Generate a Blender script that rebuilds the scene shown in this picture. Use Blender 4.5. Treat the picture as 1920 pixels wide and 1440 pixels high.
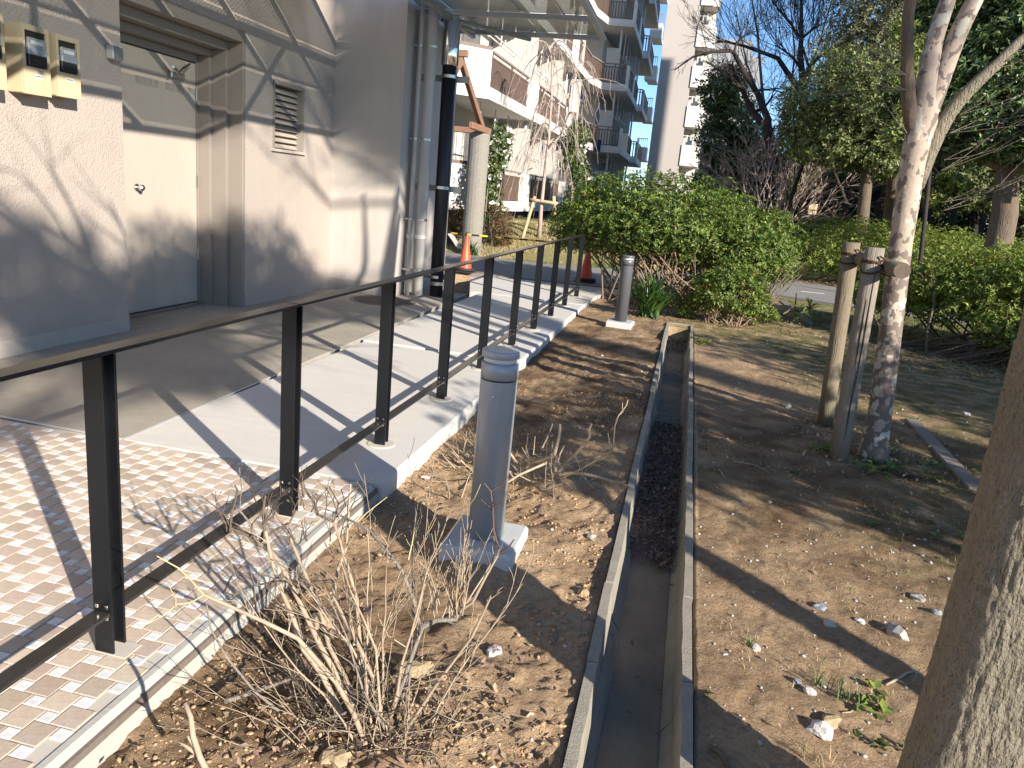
import bpy, bmesh, math, random
import numpy as np
from mathutils import Vector, Matrix, noise as mnoise

for o in list(bpy.data.objects): bpy.data.objects.remove(o)
SC = bpy.context.scene
COL = SC.collection

# ---------------------------------------------------------------- camera, sky, sun, exposure
FPX = 1443.0
_F = np.array([340, -330, FPX]); _D = np.array([-530, (FPX*FPX-530*340)/330.0, FPX])
_F = _F/np.linalg.norm(_F); _D = _D/np.linalg.norm(_D); _R = np.cross(_D, _F)
if _R[0] < 0: _R = -_R
EYE = 1.56
cam_d = bpy.data.cameras.new('camera'); cam = bpy.data.objects.new('camera', cam_d); COL.objects.link(cam)
cx = Vector((_R[0], _F[0], -_D[0])); cyd = Vector((_R[1], _F[1], -_D[1])); czf = Vector((_R[2], _F[2], -_D[2]))
m = Matrix.Identity(4)
for i in range(3):
    m[i][0] = cx[i]; m[i][1] = -cyd[i]; m[i][2] = -czf[i]
m[0][3], m[1][3], m[2][3] = 0, 0, EYE
cam.matrix_world = m
cam_d.sensor_width = 36; cam_d.lens = FPX*36/1920; cam_d.clip_start = .05; cam_d.clip_end = 2000
SC.camera = cam

SUN_EL = math.radians(21.6); AZX, AZY = .77, -.638          # horizontal direction towards the sun
w = bpy.data.worlds.new('World'); SC.world = w; w.use_nodes = True
nt = w.node_tree; bg = nt.nodes['Background']; bg.inputs[1].default_value = .105
sky = nt.nodes.new('ShaderNodeTexSky'); sky.sky_type = 'NISHITA'; sky.sun_disc = False
sky.sun_elevation = SUN_EL; sky.sun_rotation = math.atan2(AZX, AZY)
sky.air_density = 1.0; sky.dust_density = .05; sky.ozone_density = 5.0; sky.altitude = 1200
nt.links.new(sky.outputs[0], bg.inputs[0])
sl = bpy.data.lights.new('sun', 'SUN'); sl.energy = 4.9; sl.angle = math.radians(.53); sl.color = (1, .91, .79)
so = bpy.data.objects.new('sun', sl); COL.objects.link(so)
sd = Vector((AZX*math.cos(SUN_EL), AZY*math.cos(SUN_EL), math.sin(SUN_EL)))
so.rotation_euler = sd.to_track_quat('Z', 'Y').to_euler(); so.location = (10, -10, 12)
SC.view_settings.view_transform = 'Standard'; SC.view_settings.look = 'None'
SC.view_settings.exposure = 1.03; SC.view_settings.gamma = 1; SC.view_settings.use_curve_mapping = False
SC.render.engine = 'CYCLES'
SC.cycles.max_bounces = 6; SC.cycles.transparent_max_bounces = 12
SC.cycles.diffuse_bounces = 3; SC.cycles.glossy_bounces = 3; SC.cycles.transmission_bounces = 4
SC.cycles.caustics_reflective = False; SC.cycles.caustics_refractive = False

def W(px, py, Y):
    """point of the plane at distance Y that the survey of the photo puts at px,py (1920x1440)"""
    v = np.array([px-960, py-720, FPX]); r = (v@_R, v@_F, -(v@_D)); t = Y/r[1]
    return (r[0]*t, Y, EYE+r[2]*t)
def G(px, py, z=0.0):
    v = np.array([px-960, py-720, FPX]); r = (v@_R, v@_F, -(v@_D)); t = (z-EYE)/r[2]
    return (r[0]*t, r[1]*t, z)

# ---------------------------------------------------------------- helpers
def meshobj(name, V, F, mat, parent=None, smooth=False):
    me = bpy.data.meshes.new(name)
    if isinstance(F, np.ndarray):
        n, k = F.shape
        me.vertices.add(len(V)); me.vertices.foreach_set('co', np.asarray(V, dtype=np.float32).ravel())
        me.loops.add(n*k); me.loops.foreach_set('vertex_index', F.astype(np.int32).ravel())
        me.polygons.add(n); me.polygons.foreach_set('loop_start', np.arange(0, n*k, k, dtype=np.int32))
        me.update(calc_edges=True)
    else:
        me.from_pydata([tuple(v) for v in V], [], [tuple(f) for f in F]); me.update()
    if smooth: me.polygons.foreach_set('use_smooth', [True]*len(me.polygons))
    if mat is not None: me.materials.append(mat)
    o = bpy.data.objects.new(name, me); COL.objects.link(o)
    if parent is not None: o.parent = parent
    return o
def tag(o, label=None, cat=None, group=None, kind=None):
    if label: o['label'] = label
    if cat: o['category'] = cat
    if group: o['group'] = group
    if kind: o['kind'] = kind
    return o
def empty(name, label, cat, group=None, loc=(0, 0, 0)):
    o = bpy.data.objects.new(name, None); COL.objects.link(o); o.location = loc; o.empty_display_size = .1
    return tag(o, label, cat, group)
def copy_tree(o, parent=None):
    c = o.copy(); COL.objects.link(c)
    if parent is not None: c.parent = parent
    for ch in list(o.children): copy_tree(ch, c)
    return c

class MB:
    def __init__(s): s.V = []; s.F = []
    def add(s, V, F):
        b = len(s.V); s.V += [tuple(v) for v in V]; s.F += [tuple(i+b for i in f) for f in F]
    def box(s, c, d, rz=0.0, rx=0.0, ry=0.0, bev=0.0):
        h = [x/2 for x in d]
        if bev > 0:
            V = []
            for sx in (-1, 1):
                for sy in (-1, 1):
                    for sz in (-1, 1):
                        for k in range(3):
                            q = [sx*h[0], sy*h[1], sz*h[2]]
                            for j in range(3):
                                if j != k: q[j] -= (sx, sy, sz)[j]*bev
                            V.append(q)
            bm = bmesh.new()
            for q in V: bm.verts.new(q)
            r = bmesh.ops.convex_hull(bm, input=bm.verts)
            bmesh.ops.dissolve_limit(bm, angle_limit=.01, verts=bm.verts, edges=bm.edges)
            bm.verts.index_update(); V = [v.co.copy() for v in bm.verts]; F = [[v.index for v in f.verts] for f in bm.faces]
            bm.free()
        else:
            V = [Vector((x*h[0], y*h[1], z*h[2])) for x in (-1, 1) for y in (-1, 1) for z in (-1, 1)]
            F = [(0, 1, 3, 2), (4, 6, 7, 5), (0, 4, 5, 1), (2, 3, 7, 6), (0, 2, 6, 4), (1, 5, 7, 3)]
        M = Matrix.Rotation(rz, 3, 'Z') @ Matrix.Rotation(ry, 3, 'Y') @ Matrix.Rotation(rx, 3, 'X')
        s.add([M@Vector(v)+Vector(c) for v in V], F); return s
    def bb(s, x0, x1, y0, y1, z0, z1, bev=0.0):
        return s.box(((x0+x1)/2, (y0+y1)/2, (z0+z1)/2), (abs(x1-x0), abs(y1-y0), abs(z1-z0)), bev=bev)
    def quad(s, a, b, c, d): s.add([a, b, c, d], [(0, 1, 2, 3)]); return s
    def tube(s, pts, rad, n=8, cap=True):
        pts = [Vector(p) for p in pts]; N = len(pts)
        if not hasattr(rad, '__len__'): rad = [rad]*N
        V = []; ref = None
        for i, p in enumerate(pts):
            t = (pts[min(i+1, N-1)]-pts[max(i-1, 0)]).normalized()
            if ref is None: ref = Vector((0, 0, 1)) if abs(t.z) < .9 else Vector((1, 0, 0))
            a = t.cross(ref)
            if a.length < 1e-5: a = t.orthogonal()
            a.normalize(); b = t.cross(a); ref = -b if False else b.cross(t)*-1 if False else ref
            for k in range(n):
                an = 2*math.pi*k/n
                V.append(p+(a*math.cos(an)+b*math.sin(an))*rad[i])
        F = []
        for i in range(N-1):
            for k in range(n):
                F.append((i*n+k, i*n+(k+1) % n, (i+1)*n+(k+1) % n, (i+1)*n+k))
        if cap: F.append(tuple(range(n-1, -1, -1))); F.append(tuple((N-1)*n+k for k in range(n)))
        s.add(V, F); return s
    def lathe(s, c, prof, n=24):
        V = []; F = []
        for (r, z) in prof:
            for k in range(n):
                an = 2*math.pi*k/n; V.append((c[0]+r*math.cos(an), c[1]+r*math.sin(an), c[2]+z))
        for i in range(len(prof)-1):
            for k in range(n): F.append((i*n+k, i*n+(k+1) % n, (i+1)*n+(k+1) % n, (i+1)*n+k))
        F.append(tuple(range(n-1, -1, -1))); F.append(tuple((len(prof)-1)*n+k for k in range(n)))
        s.add(V, F); return s
    def prism(s, poly, z0, z1):
        n = len(poly)
        V = [(p[0], p[1], z0) for p in poly]+[(p[0], p[1], z1) for p in poly]
        a = sum(poly[i][0]*poly[(i+1) % n][1]-poly[(i+1) % n][0]*poly[i][1] for i in range(n))
        F = [tuple(range(n-1, -1, -1)), tuple(range(n, 2*n))]+[(i, (i+1) % n, n+(i+1) % n, n+i) for i in range(n)]
        if a < 0: F = [f[::-1] for f in F]
        s.add(V, F); return s
    def strip(s, line, z0, z1, t):
        """upright ribbon of thickness t along a plan polyline, mitred"""
        P = [Vector((p[0], p[1])) for p in line]; N = len(P); off = []
        for i in range(N):
            d = []
            if i > 0: d.append((P[i]-P[i-1]).normalized())
            if i < N-1: d.append((P[i+1]-P[i]).normalized())
            nn = [Vector((-q.y, q.x)) for q in d]; av = sum(nn, Vector((0, 0))); av.normalize()
            off.append(av*(t/max(.3, av.dot(nn[0]))))
        poly = [tuple(p) for p in P]+[tuple(P[i]+off[i]) for i in range(N-1, -1, -1)]
        return s.prism(poly, z0, z1)
    def build(s, name, mat, parent=None, smooth=False):
        return meshobj(name, s.V, s.F, mat, parent, smooth)

# value noise, vectorised
def _hash(ix, iy, seed):
    n = (ix.astype(np.int64)*374761393+iy.astype(np.int64)*668265263+seed*974711) & 0x7fffffff
    n = ((n ^ (n >> 13))*1274126177) & 0x7fffffff
    return ((n ^ (n >> 16)) & 0xffff)/65535.0
def vn(x, y, seed=0):
    x = np.asarray(x, float); y = np.asarray(y, float)
    ix = np.floor(x).astype(int); iy = np.floor(y).astype(int); fx = x-ix; fy = y-iy
    fx = fx*fx*(3-2*fx); fy = fy*fy*(3-2*fy)
    a = _hash(ix, iy, seed); b = _hash(ix+1, iy, seed); c = _hash(ix, iy+1, seed); d = _hash(ix+1, iy+1, seed)
    return (a+(b-a)*fx)*(1-fy)+(c+(d-c)*fx)*fy-.5
def fbm(x, y, sc, oc=4, seed=0, gain=.5):
    t = 0; a = 1.0
    for k in range(oc):
        t = t+a*vn(np.asarray(x)*sc+k*17.3, np.asarray(y)*sc-k*9.1, seed+k); sc *= 2.03; a *= gain
    return t
def sst(x, a, b):
    t = np.clip((np.asarray(x, float)-a)/(b-a), 0, 1); return t*t*(3-2*t)

# ---------------------------------------------------------------- materials
def mat(name, col, rough=.8, metal=0.0, noise=None, bump=None, spec=None, island=0.0, objrand=0.0, trans=0.0, coords='Object'):
    """noise=(scale, colour2, amount[, stretch]) ; bump=(scale, strength[, distance])"""
    m = bpy.data.materials.new(name); m.use_nodes = True; t = m.node_tree; N = t.nodes; L = t.links
    b = N['Principled BSDF']; b.inputs['Roughness'].default_value = rough; b.inputs['Metallic'].default_value = metal
    if spec is not None: b.inputs['Specular IOR Level'].default_value = spec
    tc = N.new('ShaderNodeTexCoord'); co = tc.outputs[coords]
    if coords == 'World':
        pass
    cur = None
    rgb = N.new('ShaderNodeRGB'); rgb.outputs[0].default_value = (*col, 1); cur = rgb.outputs[0]
    if noise:
        for nz in (noise if isinstance(noise[0], (tuple, list)) else [noise]):
            nn = N.new('ShaderNodeTexNoise'); nn.inputs['Scale'].default_value = nz[0]; nn.inputs['Detail'].default_value = 6
            nn.inputs['Roughness'].default_value = .62
            src = co
            if len(nz) > 3:
                mp = N.new('ShaderNodeMapping'); mp.inputs['Scale'].default_value = nz[3]; L.new(co, mp.inputs[0]); src = mp.outputs[0]
            L.new(src, nn.inputs['Vector'])
            rp = N.new('ShaderNodeMapRange'); rp.inputs[1].default_value = .36; rp.inputs[2].default_value = .66
            rp.inputs[3].default_value = 0; rp.inputs[4].default_value = nz[2]; L.new(nn.outputs[0], rp.inputs[0])
            mx = N.new('ShaderNodeMix'); mx.data_type = 'RGBA'; L.new(rp.outputs[0], mx.inputs[0]); L.new(cur, mx.inputs[6])
            mx.inputs[7].default_value = (*nz[1], 1); cur = mx.outputs[2]
    if island or objrand:
        ge = N.new('ShaderNodeNewGeometry'); oi = N.new('ShaderNodeObjectInfo')
        ad = N.new('ShaderNodeMath'); ad.operation = 'ADD'; L.new(ge.outputs['Random Per Island'], ad.inputs[0]); L.new(oi.outputs['Random'], ad.inputs[1])
        fr = N.new('ShaderNodeMath'); fr.operation = 'FRACT'; L.new(ad.outputs[0], fr.inputs[0])
        amt = island or objrand
        mr = N.new('ShaderNodeMapRange'); mr.inputs[3].default_value = 1-amt; mr.inputs[4].default_value = 1+amt; L.new(fr.outputs[0], mr.inputs[0])
        hs = N.new('ShaderNodeHueSaturation'); L.new(cur, hs.inputs['Color']); L.new(mr.outputs[0], hs.inputs['Value'])
        m2 = N.new('ShaderNodeMath'); m2.operation = 'MULTIPLY'; m2.inputs[1].default_value = 7.31; L.new(fr.outputs[0], m2.inputs[0])
        f2 = N.new('ShaderNodeMath'); f2.operation = 'FRACT'; L.new(m2.outputs[0], f2.inputs[0])
        mh = N.new('ShaderNodeMapRange'); mh.inputs[3].default_value = .5-amt*.07; mh.inputs[4].default_value = .5+amt*.05; L.new(f2.outputs[0], mh.inputs[0])
        L.new(mh.outputs[0], hs.inputs['Hue']); cur = hs.outputs[0]
    L.new(cur, b.inputs['Base Color'])
    if bump:
        bs = bump if isinstance(bump[0], (tuple, list)) else [bump]; last = None
        for bb in bs:
            nn = N.new('ShaderNodeTexNoise'); nn.inputs['Scale'].default_value = bb[0]; nn.inputs['Detail'].default_value = 5
            src = co
            if len(bb) > 3:
                mp = N.new('ShaderNodeMapping'); mp.inputs['Scale'].default_value = bb[3]; L.new(co, mp.inputs[0]); src = mp.outputs[0]
            L.new(src, nn.inputs['Vector'])
            bu = N.new('ShaderNodeBump'); bu.inputs['Strength'].default_value = bb[1]; bu.inputs['Distance'].default_value = bb[2] if len(bb) > 2 else .01
            L.new(nn.outputs[0], bu.inputs['Height'])
            if last: L.new(last, bu.inputs['Normal'])
            last = bu.outputs[0]
        L.new(last, b.inputs['Normal'])
    if trans:
        tr = N.new('ShaderNodeBsdfTranslucent'); L.new(cur, tr.inputs[0])
        ms = N.new('ShaderNodeMixShader'); ms.inputs[0].default_value = trans
        L.new(b.outputs[0], ms.inputs[1]); L.new(tr.outputs[0], ms.inputs[2]); L.new(ms.outputs[0], N['Material Output'].inputs[0])
    m['base'] = 1
    return m

M = {}
M['soil'] = mat('soil', (.33, .235, .145), .95, noise=[(1.6, (.19, .125, .075), .75), (9, (.40, .30, .19), .5), (45, (.17, .115, .07), .45), (160, (.48, .38, .26), .3)],
                bump=[(30, .5, .03), (120, .5, .01)], spec=.2)
M['crumb'] = mat('soil_crumb', (.46, .325, .19), .95, noise=(30, (.30, .20, .115), .6), island=.16, spec=.2)
M['stone'] = mat('stone', (.42, .40, .37), .85, noise=(25, (.25, .23, .21), .6), bump=(60, .4, .01), objrand=.2)
M['stone_blue'] = mat('stone_blue', (.17, .19, .22), .7, noise=(25, (.30, .31, .33), .5), bump=(60, .4, .01))
M['stone_tan'] = mat('stone_tan', (.42, .32, .19), .85, noise=(25, (.25, .18, .1), .6), bump=(60, .5, .01))
M['stone_white'] = mat('stone_white', (.62, .60, .57), .85, noise=(30, (.3, .28, .26), .7), bump=(60, .5, .01))
M['conc_new'] = mat('concrete_new', (.64, .62, .57), .85, noise=[(1.1, (.56, .54, .50), .65), (2.4, (.72, .70, .65), .55, (.6, 5, 1)), (9, (.54, .52, .48), .3, (.8, 4, 1)), (120, (.52, .50, .47), .3), (26, (.48, .44, .38), .18)], bump=(90, .12, .004))
M['conc_old'] = mat('concrete_old', (.40, .35, .27), .9, noise=[(1.0, (.23, .20, .165), .8), (3.4, (.42, .39, .34), .4), (11, (.43, .40, .35), .4), (150, (.24, .22, .19), .35)], bump=(140, .25, .004))
M['conc_kerb'] = mat('concrete_kerb', (.46, .45, .40), .9, noise=[(3, (.36, .35, .31), .6), (60, (.52, .5, .46), .3)], bump=(90, .2, .005))
M['conc_block'] = mat('concrete_block', (.50, .51, .50), .85, noise=[(6, (.60, .61, .60), .5), (90, (.38, .38, .37), .35)], bump=(120, .25, .004))
M['conc_dark'] = mat('concrete_gutter', (.34, .31, .25), .95, noise=[(4, (.22, .20, .155), .7), (22, (.42, .39, .32), .4), (130, (.14, .13, .11), .4)], bump=(120, .45, .006))
M['gutter_in'] = mat('gutter_floor_dirt', (.27, .22, .16), 1.0, spec=.05, noise=[(5, (.16, .13, .095), .7), (70, (.30, .26, .2), .35)], bump=(80, .4, .006))
M['asphalt'] = mat('asphalt', (.25, .235, .215), .9, noise=[(2, (.31, .29, .265), .6), (180, (.09, .09, .085), .4)], bump=(200, .4, .005))
M['mortar'] = mat('mortar', (.56, .51, .43), .9, noise=(40, (.50, .47, .41), .5))
M['tile_tan'] = mat('tile_tan', (.50, .39, .29), .6, noise=[(35, (.60, .50, .40), .6), (5, (.60, .54, .48), .5), (110, (.38, .29, .22), .3)], bump=(60, .3, .004), island=.2)
M['tile_white'] = mat('tile_white', (.78, .78, .76), .6, noise=[(40, (.58, .58, .57), .5), (6, (.55, .53, .50), .4)], bump=(60, .2, .003), island=.08)
M['stucco'] = mat('wall_paint_textured', (.45, .385, .335), .55, noise=[(1.2, (.39, .335, .295), .6), (3.5, (.37, .325, .29), .4, (2, 2, .25)), (40, (.49, .425, .375), .3)], bump=[(80, 1.0, .012), (240, .6, .004)], spec=.6)
M['wall'] = mat('wall_paint_smooth', (.50, .46, .415), .7, noise=[(1.5, (.41, .37, .335), .5), (3.2, (.385, .355, .325), .45, (2, 2, .22)), (60, (.50, .46, .42), .3)], bump=(90, .25, .004))
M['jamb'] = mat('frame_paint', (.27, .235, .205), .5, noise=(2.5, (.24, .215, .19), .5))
M['door'] = mat('door_paint', (.46, .40, .34), .5, noise=[(2.0, (.43, .375, .32), .5), (5, (.39, .345, .30), .3, (2, 2, .2))])
M['plinth'] = mat('plinth_concrete', (.43, .39, .345), .85, noise=(6, (.37, .34, .30), .6), bump=(80, .2, .004))
M['black'] = mat('black_paint', (.007, .008, .010), .35, noise=(40, (.012, .013, .016), .4), spec=.35)
M['blackrough'] = mat('black_coated_pole', (.014, .015, .018), .42)
M['rail'] = mat('rail_flat_bar', (.030, .026, .024), .22, noise=(12, (.05, .044, .040), .5))
M['grey_lamp'] = mat('bollard_paint', (.36, .40, .44), .36, metal=.2, noise=(3, (.33, .37, .405), .4))
M['grey_lamp_dark'] = mat('bollard_paint_dark', (.115, .12, .135), .45, metal=.2)
M['lens'] = mat('lamp_lens', (.62, .64, .62), .15)
M['galv'] = mat('galvanised_steel', (.45, .47, .46), .42, metal=.75, noise=(25, (.34, .36, .36), .6))
M['steel'] = mat('polished_steel', (.72, .70, .66), .10, metal=1.0)
M['steel_brush'] = mat('brushed_steel', (.55, .54, .51), .3, metal=1.0)
M['beige_box'] = mat('meter_box_beige', (.56, .46, .30), .4, noise=(6, (.51, .42, .27), .4))
M['darkhole'] = mat('dark_inside', (.03, .022, .018), .6)
M['meter_clear'] = mat('meter_cover', (.32, .34, .34), .12, noise=(30, (.5, .52, .5), .5))
M['meter_black'] = mat('meter_base', (.025, .025, .028), .3)
M['paper'] = mat('paper_label', (.75, .74, .70), .6)
M['ink'] = mat('printed_ink', (.05, .05, .05), .7)
M['ink_faint'] = mat('faded_lettering', (.30, .27, .235), .7)
M['pipe_grey'] = mat('pipe_paint_grey', (.50, .49, .47), .45, noise=(5, (.44, .43, .41), .4))
M['iron'] = mat('cast_iron', (.15, .12, .10), .7, noise=(20, (.22, .19, .16), .6), bump=(60, .5, .004))
M['cone'] = mat('cone_orange', (.80, .10, .045), .45, noise=(12, (.72, .12, .06), .5))
M['rubber'] = mat('rubber_black', (.03, .03, .032), .8)
M['white_paint'] = mat('apartment_white', (.66, .64, .61), .6, noise=(.8, (.60, .58, .55), .5))
M['apt_wall'] = mat('apartment_wall', (.52, .49, .46), .8, noise=(.5, (.48, .45, .42), .5))
M['apt_brown'] = mat('balcony_rail_brown', (.13, .085, .065), .5, noise=(3, (.16, .11, .085), .4))
M['apt_brownlight'] = mat('handrail_brown', (.26, .20, .17), .5)
M['glass_dark'] = mat('window_glass', (.05, .06, .07), .06, noise=(1.2, (.12, .13, .14), .6))
M['curtain'] = mat('curtain', (.62, .60, .55), .8, noise=(3, (.5, .48, .44), .4))
M['alu'] = mat('aluminium_frame', (.42, .42, .41), .4, metal=.6)
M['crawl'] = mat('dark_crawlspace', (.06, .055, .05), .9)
M['tower'] = mat('tower_wall', (.42, .38, .355), .8, noise=(.35, (.39, .355, .33), .5))
M['farbld'] = mat('far_building', (.28, .29, .31), .8)
M['laundry'] = mat('laundry_blue', (.025, .04, .10), .9)
M['rust_timber'] = mat('pergola_timber', (.27, .15, .095), .75, noise=(8, (.20, .11, .07), .6, (1, 1, 1)))
M['col'] = mat('pergola_column_stone', (.25, .23, .195), .95, noise=[(30, (.15, .135, .115), .7), (90, (.33, .31, .27), .4)], bump=(55, .8, .012))
M['bark_grey'] = mat('bark_grey', (.27, .225, .165), .95, noise=[(9, (.17, .14, .10), .6, (3, 3, .8)), (40, (.38, .33, .26), .4, (3, 3, .8)), (4, (.16, .17, .11), .35)], bump=[(30, .9, .03, (3, 3, .8)), (110, .8, .012)])
M['bark_brown'] = mat('bark_brown', (.16, .12, .085), .95, noise=(9, (.095, .072, .052), .7, (2, 2, .5)), bump=(20, .8, .03, (2, 2, .4)))
M['bark_dark'] = mat('bark_dark', (.03, .024, .021), .95, noise=(6, (.05, .04, .034), .5))
M['twig_pale'] = mat('twig_pale', (.41, .33, .235), .85, noise=(14, (.27, .20, .135), .8), bump=(90, .4, .004))
M['twig_yellow'] = mat('twig_yellow', (.55, .44, .24), .8)
M['twig_dark'] = mat('twig_dark', (.10, .06, .05), .85)
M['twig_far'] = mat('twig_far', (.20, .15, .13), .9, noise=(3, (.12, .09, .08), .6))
M['twig_pink'] = mat('twig_pinkish', (.46, .37, .33), .9, noise=(2, (.28, .21, .18), .6))
M['weep'] = mat('twig_weeping', (.42, .34, .29), .85, noise=(4, (.28, .22, .18), .6))
M['stem_tan'] = mat('stem_tan', (.26, .185, .125), .9, noise=(14, (.15, .105, .075), .7))
M['log'] = mat('stake_log', (.17, .13, .09), .9, noise=[(10, (.15, .11, .075), .7, (4, 4, .4)), (50, (.32, .27, .2), .4, (4, 4, .5)), (3, (.17, .19, .1), .3)], bump=(30, .8, .01, (5, 5, .25)))
M['log_grey'] = mat('stake_log_grey', (.23, .20, .165), .9, noise=[(10, (.16, .13, .10), .8, (5, 5, .3)), (50, (.38, .34, .29), .4, (4, 4, .5))], bump=(30, .9, .012, (5, 5, .2)))
M['log_light'] = mat('stake_log_light', (.52, .38, .23), .85, noise=(20, (.42, .30, .18), .5))
M['log_end'] = mat('log_end_grain', (.15, .11, .08), .9, noise=(60, (.08, .06, .045), .7))
M['rope'] = mat('palm_rope', (.07, .035, .025), .95)
M['leaf_azalea'] = mat('leaf_azalea', (.13, .195, .036), .5, island=.55, trans=.28, spec=.4)
M['leaf_azalea_bright'] = mat('leaf_azalea_bright', (.21, .28, .05), .5, island=.5, trans=.3, spec=.4)
M['leaf_dark'] = mat('leaf_dark', (.085, .13, .038), .4, island=.6, trans=.2, spec=.5)
M['leaf_mid'] = mat('leaf_mid', (.16, .20, .065), .45, island=.55, trans=.25)
M['leaf_light'] = mat('leaf_light', (.26, .32, .08), .5, island=.5, trans=.35)
M['leaf_conifer'] = mat('leaf_conifer', (.19, .20, .10), .6, island=.5, trans=.2)
M['leaf_red'] = mat('leaf_redbrown', (.14, .09, .03), .6, island=.6, trans=.25)
M['leaf_yellow'] = mat('leaf_yellow', (.45, .33, .06), .6, island=.4, trans=.3)
M['leaf_strap'] = mat('leaf_strap', (.04, .10, .02), .35, island=.4, trans=.15)
M['leaf_litter'] = mat('leaf_litter', (.15, .10, .065), .85, noise=(9, (.26, .19, .12), .6), island=.7)
M['leaf_litter_pale'] = mat('leaf_litter_pale', (.36, .27, .18), .85, island=.5)
M['grass'] = mat('grass_blade', (.12, .17, .05), .6, island=.5, trans=.3)
M['grass_dry'] = mat('grass_dry', (.46, .37, .2), .8, island=.4, trans=.2)
M['blossom'] = mat('blossom_white', (.82, .80, .76), .6, trans=.2)
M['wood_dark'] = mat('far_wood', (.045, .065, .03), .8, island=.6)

def sheet_glass():
    m = bpy.data.materials.new('wired_glass'); m.use_nodes = True; t = m.node_tree; N = t.nodes; L = t.links
    for n in list(N): N.remove(n)
    out = N.new('ShaderNodeOutputMaterial'); tc = N.new('ShaderNodeTexCoord')
    tr = N.new('ShaderNodeBsdfTransparent'); tr.inputs[0].default_value = (.86, .89, .88, 1)
    pb = N.new('ShaderNodeBsdfPrincipled'); pb.inputs['Base Color'].default_value = (.42, .46, .47, 1); pb.inputs['Roughness'].default_value = .25
    facs = []
    for rz in (.6, -.6):
        mp = N.new('ShaderNodeMapping'); mp.inputs['Rotation'].default_value = (0, 0, rz); L.new(tc.outputs['Object'], mp.inputs[0])
        wv = N.new('ShaderNodeTexWave'); wv.inputs['Scale'].default_value = 9.5; wv.inputs['Distortion'].default_value = .5; L.new(mp.outputs[0], wv.inputs[0])
        mr = N.new('ShaderNodeMapRange'); mr.inputs[1].default_value = .72; mr.inputs[2].default_value = .9; L.new(wv.outputs[0], mr.inputs[0]); facs.append(mr.outputs[0])
    mx = N.new('ShaderNodeMath'); mx.operation = 'MAXIMUM'; L.new(facs[0], mx.inputs[0]); L.new(facs[1], mx.inputs[1])
    ma = N.new('ShaderNodeMapRange'); ma.inputs[3].default_value = .24; ma.inputs[4].default_value = .85; L.new(mx.outputs[0], ma.inputs[0])
    ms = N.new('ShaderNodeMixShader'); L.new(ma.outputs[0], ms.inputs[0]); L.new(tr.outputs[0], ms.inputs[1]); L.new(pb.outputs[0], ms.inputs[2])
    L.new(ms.outputs[0], out.inputs[0]); return m
M['wired'] = sheet_glass()

def mottled():
    m = mat('bark_mottled', (.38, .305, .24), .8, noise=[(5, (.46, .385, .30), .7), (60, (.30, .24, .19), .4)], bump=[(45, .35, .01)])
    t = m.node_tree; N = t.nodes; L = t.links; b = N['Principled BSDF']
    src = b.inputs['Base Color'].links[0].from_socket
    tc = N.new('ShaderNodeTexCoord')
    mp = N.new('ShaderNodeMapping'); mp.inputs['Scale'].default_value = (1.25, 1.25, 1); L.new(tc.outputs['Object'], mp.inputs[0])
    nn = N.new('ShaderNodeTexNoise'); nn.inputs['Scale'].default_value = 15; nn.inputs['Detail'].default_value = 2.2; L.new(mp.outputs[0], nn.inputs[0])
    sp = N.new('ShaderNodeSeparateXYZ'); L.new(tc.outputs['Object'], sp.inputs[0])
    zz = N.new('ShaderNodeMapRange'); zz.inputs[1].default_value = 0; zz.inputs[2].default_value = 2.3; zz.inputs[3].default_value = .12; zz.inputs[4].default_value = -.045; L.new(sp.outputs[2], zz.inputs[0])
    ad = N.new('ShaderNodeMath'); L.new(nn.outputs[0], ad.inputs[0]); L.new(zz.outputs[0], ad.inputs[1])
    mr = N.new('ShaderNodeMapRange'); mr.inputs[1].default_value = .515; mr.inputs[2].default_value = .535; L.new(ad.outputs[0], mr.inputs[0])
    mx = N.new('ShaderNodeMix'); mx.data_type = 'RGBA'; L.new(mr.outputs[0], mx.inputs[0]); L.new(src, mx.inputs[6]); mx.inputs[7].default_value = (.17, .135, .115, 1)
    n2 = N.new('ShaderNodeTexNoise'); n2.inputs['Scale'].default_value = 9; n2.inputs['Detail'].default_value = 2; L.new(mp.outputs[0], n2.inputs[0])
    m2 = N.new('ShaderNodeMapRange'); m2.inputs[1].default_value = .585; m2.inputs[2].default_value = .605; L.new(n2.outputs[0], m2.inputs[0])
    mx2 = N.new('ShaderNodeMix'); mx2.data_type = 'RGBA'; L.new(m2.outputs[0], mx2.inputs[0]); L.new(mx.outputs[2], mx2.inputs[6]); mx2.inputs[7].default_value = (.52, .48, .39, 1)
    L.new(mx2.outputs[2], b.inputs['Base Color']); return m
M['mottled'] = mottled()

def stripes():
    m = mat('barrier_stripes', (.80, .50, .03), .4); t = m.node_tree; N = t.nodes; L = t.links; b = N['Principled BSDF']
    tc = N.new('ShaderNodeTexCoord'); sp = N.new('ShaderNodeSeparateXYZ'); L.new(tc.outputs['Object'], sp.inputs[0])
    md = N.new('ShaderNodeMath'); md.operation = 'PINGPONG'; md.inputs[1].default_value = .15; L.new(sp.outputs[0], md.inputs[0])
    gt = N.new('ShaderNodeMath'); gt.operation = 'GREATER_THAN'; gt.inputs[1].default_value = .075; L.new(md.outputs[0], gt.inputs[0])
    mx = N.new('ShaderNodeMix'); mx.data_type = 'RGBA'; L.new(gt.outputs[0], mx.inputs[0]); mx.inputs[6].default_value = (.80, .48, .03, 1); mx.inputs[7].default_value = (.02, .02, .02, 1)
    L.new(mx.outputs[2], b.inputs['Base Color']); return m
M['stripes'] = stripes()

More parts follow.
